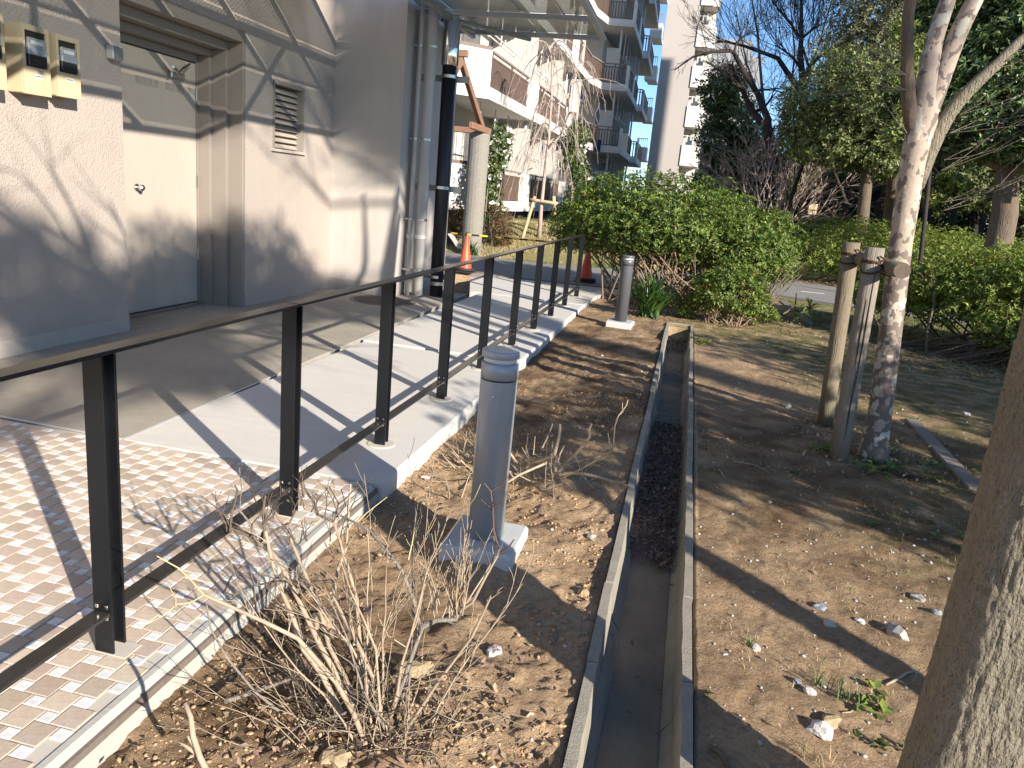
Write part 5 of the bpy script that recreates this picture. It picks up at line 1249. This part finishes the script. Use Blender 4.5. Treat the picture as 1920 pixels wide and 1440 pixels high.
# ---- unseen trees and block, placed for the shade they throw into view ------------------
def offtree(name, label, x, y, h0, h1, w_, seed, n=2600, size=.14, trunk=.2, mt='leaf_dark'):
    rng = random.Random(seed); hh = h1-h0
    bl2 = [(x+rng.gauss(0, w_*.30), y+rng.gauss(0, w_*.30), h0+hh*(.2+.6*rng.random()), w_*.5, w_*.5, hh*.32) for k in range(6)]
    return evergreen(name, label, (x, y, 0), [((x, y, -.1), trunk), ((x, y, h0*.6), trunk*.85), ((x, y, h0+.2), trunk*.7)], bl2, n, size, mt, seed, inner=.4)
offtree('evergreen_tree', 'bushy evergreen outside the picture to the right of the gutter', 5.2, 1.55, 1.5, 2.7, 1.6, 301, 1800, .1, .09)
offtree('evergreen_tree', 'second bushy evergreen outside the picture at the right', 7.2, 4.6, 1.2, 3.1, 2.4, 302, 2600, .12, .14)
offtree('evergreen_tree', 'third taller evergreen outside the picture at the right', 9.5, 8.0, .8, 2.3, 3.0, 303, 3000, .14, .2)
evergreen('evergreen_tree', 'unseen evergreen behind the camera with crown shaped to shade the wall foot', (11.5, -10.3, 0), [((11.5, -10.3, -.1), .25), ((11.5, -10.2, 4), .2), ((11.5, -10, 7.6), .12), ((11.5, -9.7, 8.1), .08)],
          [(11.5, -7.6, 8.3, .9, .9, .75), (11.5, -6.3, 8.75, .9, .9, .6), (11.4, -5.0, 8.6, .9, 1.0, .6), (11.6, -4.0, 8.2, .8, .9, .5), (11.5, -8.6, 9.0, .6, .6, .5)], 1350, .2, 'leaf_dark', 304, inner=.4)  # unseen crown, set off its trunk so only leaves shade the wall foot
evergreen('evergreen_tree', 'very tall evergreen added far outside the picture at the right to shade the corner wall', (20, -8.9, 0), [((20, -8.5, -.1), .4), ((20, -8.5, 8), .3), ((20, -8.5, 12.5), .25)],
          [(20, -9.0, 14.9, 1.35, 1.35, 1.2), (20, -9.0, 16.6, 1.45, 1.45, 1.6), (20, -9.1, 18.2, 1.5, 1.5, 1.7), (20.4, -7.6, 15.4, 1.4, 1.4, 1.2), (20.4, -7.4, 17.6, 1.5, 1.5, 1.6), (20, -9.1, 20.4, 1.5, 1.5, 1.8), (20.2, -8.0, 22.2, 1.5, 1.5, 1.8)], 6500, .28, 'leaf_dark', 306, inner=.5, lump=.12)  # added unseen crown, stacked to keep the sun off the corner wall
ob = empty('apartment_block', 'plain block added outside the picture on the right to shade the stepped balconies', 'apartment building')
MB().bb(17.6, 26, 19.5, 38, -.1, 27).build('wall', M['apt_wall'], ob)  # unseen block, added to keep the sun off the stepped balconies
t2 = empty('tree', 'bare trunk outside the picture at the right', 'tree'); out = [([Vector((3.2, .9, -.1)), Vector((3.22, .9, 1.1)), Vector((3.5, .9, 2.1))], [.10, .085, .07], 2)]
rg = random.Random(88)
for k in range(3): grow(rg, Vector((3.5, .9, 2.05)), Vector((rg.uniform(.8, 1.5), rg.uniform(.3, .9), .25)), 1.2, .03, 1, out, nch=(4, 3), wob=.13, rmin=.004)
tubes(out, 'trunk', M['bark_grey'], t2)
t3 = empty('tree', 'bare tree outside the picture whose branches shade the corner wall', 'tree'); out = []; rg = random.Random(89)
out.append(([Vector((8.5, .0, 0)), Vector((8.5, 0, 3.5)), Vector((8.6, .1, 8.0))], [.13, .11, .07], 2))
for k in range(8): grow(rg, Vector((8.6, .1, 6.6+.2*k)), Vector((rg.gauss(0, 1), rg.gauss(0, 1), .9)), 2.4, .05, 3, out, nch=(4, 4, 3), wob=.14, rmin=.006)
tubes(out, 'trunk', M['bark_grey'], t3)

# ---------------------------------------------------------------- bare shrubs on the soil
def CR(x, y): return (250+x/2.2588, 850+y/2.2588)
fs = empty('bare_shrub', 'pruned bare shrub with pale stems and dark tips in the foreground soil', 'shrub')
rg = random.Random(7)
stems = [
 (1.82, 1.62, .0085, [(1010, 1300), (930, 1100), (860, 960), (690, 790), (560, 720), (400, 650), (300, 600)], 'twig_pale'),
 (1.62, 1.50, .0030, [(300, 600), (250, 545), (190, 490), (100, 435)], 'twig_yellow'),
 (1.62, 1.46, .0030, [(300, 600), (240, 640), (180, 650), (130, 690), (35, 735)], 'twig_yellow'),
 (1.52, 1.50, .0024, [(180, 650), (175, 620), (145, 550)], 'twig_yellow'),
 (1.88, 2.02, .0105, [(1040, 1320), (960, 1150), (900, 1000), (780, 800), (700, 620), (620, 470), (560, 400), (530, 385)], 'twig_pale'),
 (2.02, 1.98, .0085, [(530, 385), (480, 350), (400, 330), (375, 280)], 'bark_brown'),
 (2.02, 2.06, .0065, [(530, 385), (550, 320), (545, 240), (560, 180)], 'bark_brown'),
 (2.0, 2.0, .005, [(400, 330), (385, 270), (350, 240)], 'bark_brown'), (1.99, 1.97, .004, [(420, 330), (380, 262), (362, 262)], 'bark_brown'), (1.99, 1.96, .0045, [(410, 330), (415, 250), (440, 165), (430, 135)], 'bark_brown'),
 (2.0, 2.0, .004, [(500, 355), (505, 300), (540, 260)], 'bark_brown'), (2.0, 2.0, .005, [(520, 360), (490, 300), (445, 235)], 'log_grey'), (2.04, 2.04, .004, [(545, 300), (590, 260), (600, 200)], 'bark_brown'),
 (2.03, 2.05, .0045, [(530, 380), (600, 330), (660, 290), (690, 240)], 'bark_brown'),
 (1.90, 2.05, .008, [(1000, 1210), (985, 1090), (970, 1000), (955, 800), (940, 620), (900, 460), (880, 390), (850, 290)], 'twig_pale'),
 (2.05, 2.08, .005, [(850, 290), (790, 250), (760, 200), (740, 180)], 'bark_brown'), (2.05, 2.05, .004, [(850, 290), (870, 220), (830, 140)], 'bark_brown'), (2.05, 2.08, .0035, [(850, 285), (900, 230), (880, 150)], 'bark_brown'),
 (1.90, 2.20, .007, [(1015, 950), (960, 830), (880, 680), (850, 600), (870, 500), (900, 400), (915, 260), (920, 130)], 'twig_pale'),
 (1.86, 2.0, .0095, [(880, 1100), (800, 950), (730, 830), (680, 700), (620, 560), (590, 470), (560, 330)], 'twig_pale'),
 (1.88, 2.16, .0085, [(1000, 1260), (900, 960), (830, 820), (800, 690), (740, 560), (640, 340), (600, 250)], 'twig_pale'),
 (1.88, 1.95, .0105, [(1050, 1210), (1100, 1090), (1150, 960), (1190, 830), (1225, 740)], 'log_grey'),
 (1.95, 2.12, .0065, [(1215, 740), (1190, 640), (1140, 500), (1060, 400), (990, 330), (940, 290), (870, 260)], 'log_grey'),
 (2.1, 2.1, .004, [(1025, 370), (1035, 300)], 'bark_brown'), (2.1, 2.15, .0035, [(950, 290), (1000, 250), (1075, 185)], 'twig_yellow'),
 (1.95, 1.98, .0095, [(1215, 740), (1290, 700), (1370, 700), (1390, 660)], 'log_grey'),
 (1.98, 1.93, .0062, [(1390, 660), (1440, 620), (1500, 520), (1550, 420)], 'twig_pale'),
 (1.93, 1.90, .0042, [(1550, 420), (1530, 330), (1515, 230), (1520, 160), (1485, 125)], 'twig_dark'), (1.93, 1.92, .0038, [(1550, 425), (1590, 400), (1612, 365)], 'twig_dark'), (1.90, 1.88, .003, [(1515, 230), (1560, 210), (1585, 160)], 'twig_dark'),
 (1.91, 1.91, .003, [(1515, 160), (1550, 135), (1590, 95)], 'twig_dark'), (1.92, 1.92, .0026, [(1520, 240), (1480, 200), (1475, 180)], 'twig_dark'), (1.93, 1.92, .0026, [(1510, 470), (1480, 380), (1450, 330)], 'twig_dark'),
 (1.98, 2.05, .004, [(1400, 650), (1480, 520), (1530, 440)], 'twig_pale'),
 (1.85, 1.80, .0058, [(1110, 1240), (1200, 1110), (1300, 960), (1440, 780), (1515, 605)], 'twig_pale'),
 (1.80, 1.70, .0045, [(615, 1090), (520, 1010), (400, 860), (330, 740), (310, 640)], 'log_grey'),
 (1.78, 1.75, .004, [(900, 1100), (700, 1150), (560, 1260)], 'log_grey'), (1.85, 1.9, .008, [(390, 1050), (540, 1000), (680, 950)], 'log_grey'),
 (1.7, 1.72, .0035, [(1500, 990), (1400, 985), (1280, 960), (1130, 1000)], 'twig_pale'), (1.7, 1.72, .003, [(1540, 1115), (1420, 1140), (1380, 1130), (1250, 1080)], 'twig_pale'),
 (1.72, 1.74, .003, [(1490, 1295-300), (1440, 1010), (1300, 1050)], 'twig_pale'),
 (1.9, 1.75, .003, [(720, 800), (690, 690), (610, 640), (560, 560)], 'log_grey'), (1.72, 1.70, .0035, [(490, 1305), (640, 1280), (800, 1230)], 'log_grey'),
 (1.95, 1.9, .003, [(1170, 830), (1080, 770), (1040, 700), (1035, 660)], 'twig_pale'), (1.9, 1.9, .003, [(1165, 450), (1175, 380), (1190, 330)], 'twig_yellow'),
 (1.9, 1.88, .0055, [(860, 540), (760, 540), (700, 600), (720, 560), (700, 540), (600, 530), (480, 570)], 'bark_brown'), (1.85, 1.8, .0045, [(480, 570), (420, 600), (390, 590), (420, 520), (455, 480)], 'bark_brown'),
]
sidetw = {}
for (y0, y1, r, pl, mt) in stems:
    n = len(pl); pts = []
    for i, (a, b) in enumerate(pl):
        px, py = CR(a, b); pts.append(Vector(W(px, py, y0+(y1-y0)*i/(n-1))))
    for i in range(1, n-1): pts[i] += Vector((rg.gauss(0, .003), rg.gauss(0, .006), rg.gauss(0, .003)))
    sidetw.setdefault(mt, []).append((pts, [r*(1-.5*i/(n-1)) for i in range(n)], 2))
    if r > .0046 and mt != 'twig_yellow':
        for k in range(max(2, n//2+1)):
            f = rg.uniform(.3, 1)*(n-1); i = min(n-2, int(f)); s = pts[i].lerp(pts[i+1], f-i); d = (pts[i+1]-pts[i]).normalized()
            d = (d+Vector((rg.gauss(0, .5), rg.gauss(0, .5), abs(rg.gauss(0, .6))))).normalized()
            grow(rg, s, d, rg.uniform(.03, .13), min(.0028, r*.5), 1, sidetw[mt], nch=(2,), wob=.15, seg=3, rmin=.0011)
for k in range(13):
    s = Vector((-.66+rg.gauss(0, .05), 1.86+rg.gauss(0, .05), 0)); s.z = gzf(s.x, s.y)-.01
    d = Vector((rg.uniform(-.75, .45), rg.uniform(-.25, .45), 1)); grow(rg, s, d, rg.uniform(.38, .72), rg.uniform(.0035, .0055), 2, sidetw['twig_pale' if k % 4 else 'log_grey'], nch=(4, 2), wob=.10, seg=6, rmin=.0011, ang=.38, ratio=.42, tmin=.4)
# thin upright shoots
for k in range(26):
    a = rg.uniform(1240, 1420); b = 660+rg.uniform(-30, 40); s = Vector(W(*CR(a, b), 1.96)); grow(rg, s, Vector((rg.gauss(0, .12), rg.gauss(0, .15), 1)), rg.uniform(.08, .26), .0026, 1, sidetw['twig_pale'], nch=(2,), wob=.09, seg=4, rmin=.0011, ang=.35)
for k in range(95):
    a = rg.gauss(960, 200); b = rg.gauss(1180, 90); s = Vector(W(*CR(a, b), 1.85+rg.uniform(-.12, .12))); s.z = gzf(s.x, s.y)+.0
    grow(rg, s, Vector((rg.gauss(0, .7), rg.gauss(0, .5), rg.uniform(.2, 1))), rg.uniform(.10, .32), .0028, 1, sidetw['twig_pale' if k % 3 else 'bark_brown'], nch=(2,), wob=.14, seg=4, rmin=.0011, ang=.4)
for k in range(22):
    a = rg.uniform(520, 960); b = rg.uniform(120, 330); s = Vector(W(*CR(a, b+60), 2.05)); grow(rg, s, Vector((rg.gauss(0, .3), rg.gauss(0, .3), 1)), rg.uniform(.04, .12), .003, 1, sidetw['bark_brown'], nch=(2,), wob=.15, seg=3, rmin=.0012)
for mt, out in sidetw.items(): tubes(out, 'stems', M[mt], fs, sides=(5, 6, 8))['kind'] = 'stuff'
leaf_cloud('buds', [W(*CR(*p), 2.0) for p in ((660, 205), (800, 800), (430, 640), (910, 960), (1050, 960), (300, 600), (720, 1060))], [(0, 0, 1)]*7, .014, M['leaf_light'], fs, 3, 2)
# cut shrub behind the near bollard
cs = empty('bare_shrub', 'cut back bare shrub stubs on the soil right behind the near bollard', 'shrub'); out = []
def DR(x, y): return (940+x/6.4, 740+y/6.4)
cut = [
 (4.05, 4.0, .010, [(660, 960), (800, 790), (900, 700), (1000, 590), (1060, 500), (1055, 410), (1085, 350)]), (4.05, 3.9, .009, [(300, 870), (430, 800), (560, 750), (690, 740)]),
 (3.95, 3.75, .008, [(540, 820), (400, 880), (220, 960), (60, 1060), (-60, 1130)]), (4.05, 4.1, .012, [(650, 920), (640, 700), (700, 480), (705, 350)]),
 (4.05, 4.15, .007, [(600, 760), (615, 560)]), (4.0, 4.1, .007, [(660, 860), (700, 720), (755, 610)]), (4.05, 4.2, .006, [(490, 640), (560, 500), (615, 350)]), (4.0, 4.0, .004, [(385, 720), (405, 500)]),
 (4.0, 3.95, .010, [(700, 960), (840, 940), (1000, 950), (1180, 990), (1330, 1040), (1470, 1060)]), (4.0, 3.95, .006, [(750, 990), (900, 920), (1100, 810), (1310, 690), (1370, 590)]),
 (3.95, 3.95, .005, [(1310, 690), (1345, 600), (1360, 380), (1400, 260), (1500, 130), (1520, 60)]), (3.95, 3.95, .005, [(1310, 670), (1280, 460)]), (3.95, 3.95, .0035, [(1400, 260), (1470, 200)]), (3.95, 3.95, .003, [(1450, 170), (1455, 90)]),
 (4.0, 4.0, .003, [(540, 820), (800, 830), (1000, 780), (1150, 730), (1310, 690), (1520, 640)]), (4.0, 4.0, .003, [(1180, 990), (1310, 1000), (1330, 960)]), (4.0, 4.0, .003, [(1000, 590), (1060, 555)]), (4.0, 4.0, .003, [(880, 720), (910, 730)]),
 (4.1, 4.1, .010, [(-180, 760), (-120, 700), (-60, 640)]), (4.2, 4.2, .009, [(-230, 800), (-180, 650)]), (4.15, 4.1, .010, [(-250, 700), (-100, 750), (40, 800)]), (4.1, 4.1, .008, [(100, 700), (170, 790), (210, 850)]), (4.1, 4.15, .009, [(60, 560), (110, 700), (150, 800)]),
]
for (y0, y1, r, pl) in cut:
    n = len(pl); pts = [Vector(W(*DR(a, b), y0+(y1-y0)*i/(n-1))) for i, (a, b) in enumerate(pl)]; out.append((pts, [r*(1-.4*i/(n-1)) for i in range(n)], 2))
for k in range(30):
    s = Vector((-.62+rg.gauss(0, .18), 4.05+rg.gauss(0, .12), 0)); s.z = gzf(s.x, s.y); grow(rg, s, Vector((rg.gauss(0, .6), rg.gauss(0, .5), rg.uniform(.2, 1))), rg.uniform(.06, .22), .005, 1, out, nch=(2,), wob=.12, seg=3, rmin=.0016)
for k in range(22):
    s = Vector((-1.05+rg.gauss(0, .10), 4.3+rg.gauss(0, .15), 0)); s.z = gzf(s.x, s.y); grow(rg, s, Vector((rg.gauss(-.3, .7), rg.gauss(0, .5), rg.uniform(.2, 1))), rg.uniform(.08, .3), .006, 1, out, nch=(2,), wob=.12, seg=3, rmin=.0016)
tubes(out, 'stems', M['twig_pale'], cs, sides=(5, 6, 8))['kind'] = 'stuff'
# single broken stick bottom left
def stick(label, y0, y1, r, pl, mt='twig_pale', name='dry_stick', gr=None, side=None):
    n = len(pl); m_ = MB(); pts = [Vector(W(px, py, y0+(y1-y0)*i/(n-1))) for i, (px, py) in enumerate(pl)]; m_.tube(pts, [r*(1-.35*i/(n-1)) for i in range(n)], 7)
    if side:
        for s in side: m_.tube([Vector(W(px, py, y0+(y1-y0)*.5)) for px, py in s], [r*.8, r*.5, r*.3][:len(s)], 6)
    return tag(m_.build(name, M[mt], smooth=True), label, 'stick', gr)
stick('pale broken stick standing up at the bottom left corner', 1.42, 1.46, .0085, [(400, 1470), (375, 1420), (362, 1380), (358, 1345), (347, 1318)], side=[[(372, 1415), (350, 1400), (333, 1390)], [(366, 1400), (352, 1380)]])
def ground_stick(label, pl, r, mt='twig_pale'):
    pts = []
    for px, py in pl:
        q = G(px, py, -.02); z = gzf(q[0], q[1]); q = G(px, py, z); pts.append(Vector((q[0], q[1], gzf(q[0], q[1])+r*1.2)))
    m_ = MB(); m_.tube(pts, [r]*(len(pts)-1)+[r*.5], 6); return tag(m_.build('dry_stick', M[mt], smooth=True), label, 'stick', 'dry sticks lying on the soil')
ground_stick('short pale stick lying across the soil right of the gutter', [(1345, 880), (1352, 888), (1360, 900)], .006)
ground_stick('thin forked twig lying on shaded soil beyond the short pale stick', [(1372, 868), (1410, 872), (1430, 880), (1448, 890)], .004)
ground_stick('pale straight twig on sunlit soil touching the right trunk edge', [(1660, 1287), (1680, 1277), (1700, 1264), (1718, 1262)], .005)
ground_stick('wavy thin twig left of the white crusted stone', [(1380, 1340), (1390, 1352), (1405, 1358), (1410, 1366), (1395, 1370)], .0025)
ground_stick('curled pale root on soil behind the tan stone', [(1578, 1338), (1595, 1336), (1605, 1325), (1600, 1310)], .0025)
ground_stick('brown root end rising at the gutter foot at the bottom', [(1330, 1406), (1348, 1416), (1358, 1430), (1366, 1445)], .009, 'bark_brown')

# ---------------------------------------------------------------- edge boards, litter, weeds
def board(label, a, b, w_=.10, t=.03):
    A = G(*a); Bq = G(*b); A = Vector((A[0], A[1], .0)); Bq = Vector((Bq[0], Bq[1], .0)); L_ = (Bq-A).length
    o = MB().box((L_/2, 0, .0), (L_, w_, t*2), bev=.008).build('edging_board', M['log_grey']); o.location = A; o.location.z = -.035; o.rotation_euler = (.02, -.002, math.atan2(Bq.y-A.y, Bq.x-A.x)); return tag(o, label, 'edging board', 'sunken edging boards')
board('grey timber edging strip sunk in soil right of the mottled tree', (1710, 784), (1834, 915), .11)
board('short cream edging strip beside the path behind the low bush', (1467, 563), (1520, 606), .12)
# leaf litter in the gutter and under the shrubs
def litter(name, x, y, zf, size, mt, seed, label=None, tilt=.5):
    r = np.random.RandomState(seed); n = len(x); z = zf(x, y)+r.uniform(.002, .018, n)
    return leaf_cloud(name, np.stack([x, y, z], 1), np.tile([0, 0, 1.0], (n, 1)), size, M[mt], None, 1, seed, aspect=.45, spread=tilt, kind='stuff')
rs = np.random.RandomState(12)
def gutx(n, w_=.10): return (GX0+GX1)/2+rs.uniform(-1, 1, n)*w_
def dep(y): return .035*np.exp(-((y-4.9)/1.2)**4)+.04*np.exp(-((y-10.1)/.5)**2)
gf = lambda x, y: -.205+dep(y)+0*x+.01*vn(x*14, y*14, 2)
for nn, (y0, y1), mt, sd in ((4600, (3.6, 6.3), 'leaf_litter', 1), (420, (3.6, 6.3), 'leaf_litter_pale', 2), (900, (9.6, 10.6), 'leaf_litter', 3), (260, (9.6, 10.6), 'leaf_litter_pale', 4), (200, (6.3, 9.6), 'leaf_litter', 5), (30, (1.3, 3.5), 'leaf_litter', 6)):
    x = gutx(nn, .115); y = rs.uniform(y0, y1, nn); y = np.where((y < 4.4) & (x < .03) & (sd < 3), y+.5*rs.uniform(0, 1, nn), y); litter('leaf_litter', x, y, gf, .026, mt, sd)
ys = np.linspace(3.3, 6.5, 60); xs = np.linspace(GX0+.05, GX1-.05, 10); X, Y = np.meshgrid(xs, ys); Z = gf(X, Y)-.01-.05*(1-np.minimum(1, dep(Y)*60)); V = np.stack([X.ravel(), Y.ravel(), Z.ravel()], 1); idx = np.arange(600).reshape(60, 10)
o = meshobj('leaf_mould', V, np.stack([idx[:-1, :-1].ravel(), idx[:-1, 1:].ravel(), idx[1:, 1:].ravel(), idx[1:, :-1].ravel()], 1), M['leaf_litter'], smooth=True); tag(o, kind='stuff')
soilz = lambda x, y: gz(x, y)
x = rs.normal(-.62, .30, 420); y = rs.normal(1.95, .22, 420); k = (x > -1.36) & (x < GX0-.03); litter('leaf_litter', x[k], y[k], soilz, .035, 'leaf_litter', 7)
k = rs.uniform(0, 1, 420) < .3; litter('leaf_litter', np.clip(x[k]-.02, -1.35, GX0-.03), y[k]+.02, soilz, .03, 'leaf_litter_pale', 8)
y = rs.uniform(1.3, 9, 260); x = -1.37+np.abs(rs.normal(0, .05, 260)); litter('leaf_litter', x, y, soilz, .03, 'leaf_litter', 9)
x = rs.uniform(2.2, 5.2, 1500); y = 10.0+rs.uniform(-.9, 1.8, 1500)-.35*(x-4); litter('leaf_litter', x, y, soilz, .045, 'leaf_litter', 10)
x = rs.uniform(2.2, 5.2, 500); y = 9.9+rs.uniform(-1.2, 1.5, 500)-.35*(x-4); litter('leaf_litter', x, y, soilz, .04, 'leaf_litter_pale', 11)
x = rs.uniform(-1, 2, 700); y = rs.uniform(11, 12.6, 700); litter('leaf_litter', x, y, soilz, .045, 'leaf_litter', 13)
x = rs.normal(1.35, .28, 350); y = rs.normal(5.7, .4, 350); litter('leaf_litter', x, y, soilz, .035, 'leaf_litter_pale', 14)
x = rs.uniform(2.5, 9, 1500); y = 20.2+rs.uniform(-.3, .5, 1500); litter('leaf_litter', x, y, lambda a, b: .03+0*a, .06, 'leaf_litter', 15)
x = rs.uniform(-1.3, 3, 380); y = rs.uniform(1.4, 9, 380); k = (x < GX0-.03) | (x > GX1+.03); litter('leaf_litter', x[k], y[k], soilz, .026, 'leaf_litter_pale', 16)
# grass and weeds
def blades(name, x, y, h, mt, seed, z=None, w_=.004, label=None, lean=.5):
    r = np.random.RandomState(seed); n = len(x); z = gz(x, y) if z is None else z; hh = h*r.uniform(.4, 1.3, n); a = r.uniform(0, 6.28, n); l = hh*lean*r.uniform(.2, 1.4, n)
    b = np.stack([x, y, z], 1); s = np.stack([-np.sin(a), np.cos(a), 0*a], 1)*w_/2; d = np.stack([np.cos(a), np.sin(a), 0*a], 1)
    m1 = b+d*(l*.3)[:, None]+np.array([0, 0, 1])*(hh*.6)[:, None]; t = b+d*l[:, None]+np.array([0, 0, 1])*hh[:, None]
    V = np.stack([b-s, b+s, m1+s*.7, m1-s*.7, t], 1).reshape(-1, 3); i = np.arange(n)[:, None]*5
    F = np.concatenate([i+np.array([[0, 1, 2]]), i+np.array([[0, 2, 3]]), i+np.array([[3, 2, 4]])], 1).reshape(-1, 3); o = meshobj(name, V, F, M[mt]); tag(o, kind='stuff'); return o
x = rs.uniform(-6, 1, 30000); y = 18.0+rs.uniform(0, 1, 30000)**1.3*6; k = (y > 18.1+.2*np.sin(x*3)) & (fbm(x, y, .7, 3, 5) > -.25); blades('lawn_grass', x[k], y[k], .05, 'grass_dry', 1, w_=.012)
x = rs.uniform(-5, 1, 9000); y = 18.0+rs.uniform(0, 1, 9000)*2.2; k = fbm(x, y, .8, 3, 6) > .0; blades('lawn_grass', x[k], y[k], .06, 'grass', 2, w_=.012)
x = rs.uniform(1.9, 6, 9000); y = rs.uniform(12.8, 16, 9000); k = fbm(x, y, 1.2, 3, 8) > -.05; blades('verge_grass', x[k], y[k], .04, 'grass', 3, w_=.008)
x = rs.uniform(.5, 3.3, 9000); y = rs.uniform(1.6, 10.5, 9000); k = fbm(x, y, 1.6, 3, 18)-.25+.30*sst(x, .9, 1.9) > .02; blades('soil_grass', x[k], y[k], .018, 'grass', 4, w_=.0035, lean=1.2); 
x = rs.uniform(.3, 3.0, 7000); y = rs.uniform(1.4, 6.5, 7000); k = fbm(x, y, 2.2, 3, 28)+.12*sst(x, .7, 1.6) > .10; blades('dry_grass', x[k], y[k], .020, 'grass_dry', 5, w_=.003, lean=1.6)
def tuft(label, px, py, n, h, mt, seed, spread=.02, w_=.004):
    q = G(px, py, 0); r = np.random.RandomState(seed); x = q[0]+r.normal(0, spread, n); y = q[1]+r.normal(0, spread, n); o = blades('grass_tuft', x, y, h, mt, seed, w_=w_, lean=.7); del o['kind']; tag(o, label, 'grass tuft', 'green grass tufts on the soil'); return o
tuft('small bright grass tuft nearest to the gutter on sunlit soil', 1408, 1200, 14, .045, 'grass', 1, .010)
tuft('tall thin grass tuft in the shadow band left of its twin', 1540, 1275, 16, .085, 'grass', 2, .014)
tuft('wider thin grass tuft right of its twin in the shadow band', 1588, 1300, 26, .075, 'grass', 3, .022)
tuft('dry straw tuft below the white crusted stone', 1532, 1420, 30, .06, 'grass_dry', 4, .03, .003)
def weed(label, px, py, n, size, mt, seed, spread=.05):
    q = G(px, py, 0); r = np.random.RandomState(seed); x = q[0]+r.normal(0, spread, n); y = q[1]+r.normal(0, spread, n); z = gz(x, y)+.006
    o = leaf_cloud('weed', np.stack([x, y, z], 1), np.tile([0, 0, 1.0], (n, 1)), size, M[mt], None, 6, seed, aspect=.6, spread=.5); (o.__setitem__('kind', 'stuff') if n > 7 else tag(o, label, 'weed', 'low weeds on the soil')); o.name = 'weeds' if n > 7 else 'weed'; return o
weed('pair of round leaved green weeds beside the right trunk', 1660, 1388, 4, .030, 'grass', 11, .03)
weed('flat rosette weed in the shadow band near the right trunk', 1640, 1312, 5, .045, 'leaf_azalea', 12, .03)
weed('tiny pale green weed close to the gutter right wall', 1328, 1300, 3, .018, 'grass', 13, .012)
weed('small weed rosette on shaded soil beyond the short stick', 1490, 880, 4, .03, 'grass', 14, .03)
weed('leafy weeds at the foot of the front log stake', 1555, 840, 14, .045, 'leaf_azalea', 15, .07)
weed('weeds growing round the foot of the mottled tree', 1665, 868, 26, .045, 'leaf_azalea', 16, .14)
weed('scattered low weeds along the grey timber edging strip', 1760, 880, 30, .035, 'grass', 17, .22)
weed('thin weeds in the soil left of the right trunk', 1725, 1000, 26, .028, 'grass', 18, .20)
weed('small weeds at the far right corner of the gutter', 1318, 640, 12, .05, 'leaf_azalea', 19, .09)
weed('green sprouts under the left end of the near hedge', 1680, 620, 8, .08, 'leaf_azalea', 20, .15)
weed('low green sprouts left of the black pole foot', 778, 508, 10, .07, 'grass', 21, .12)
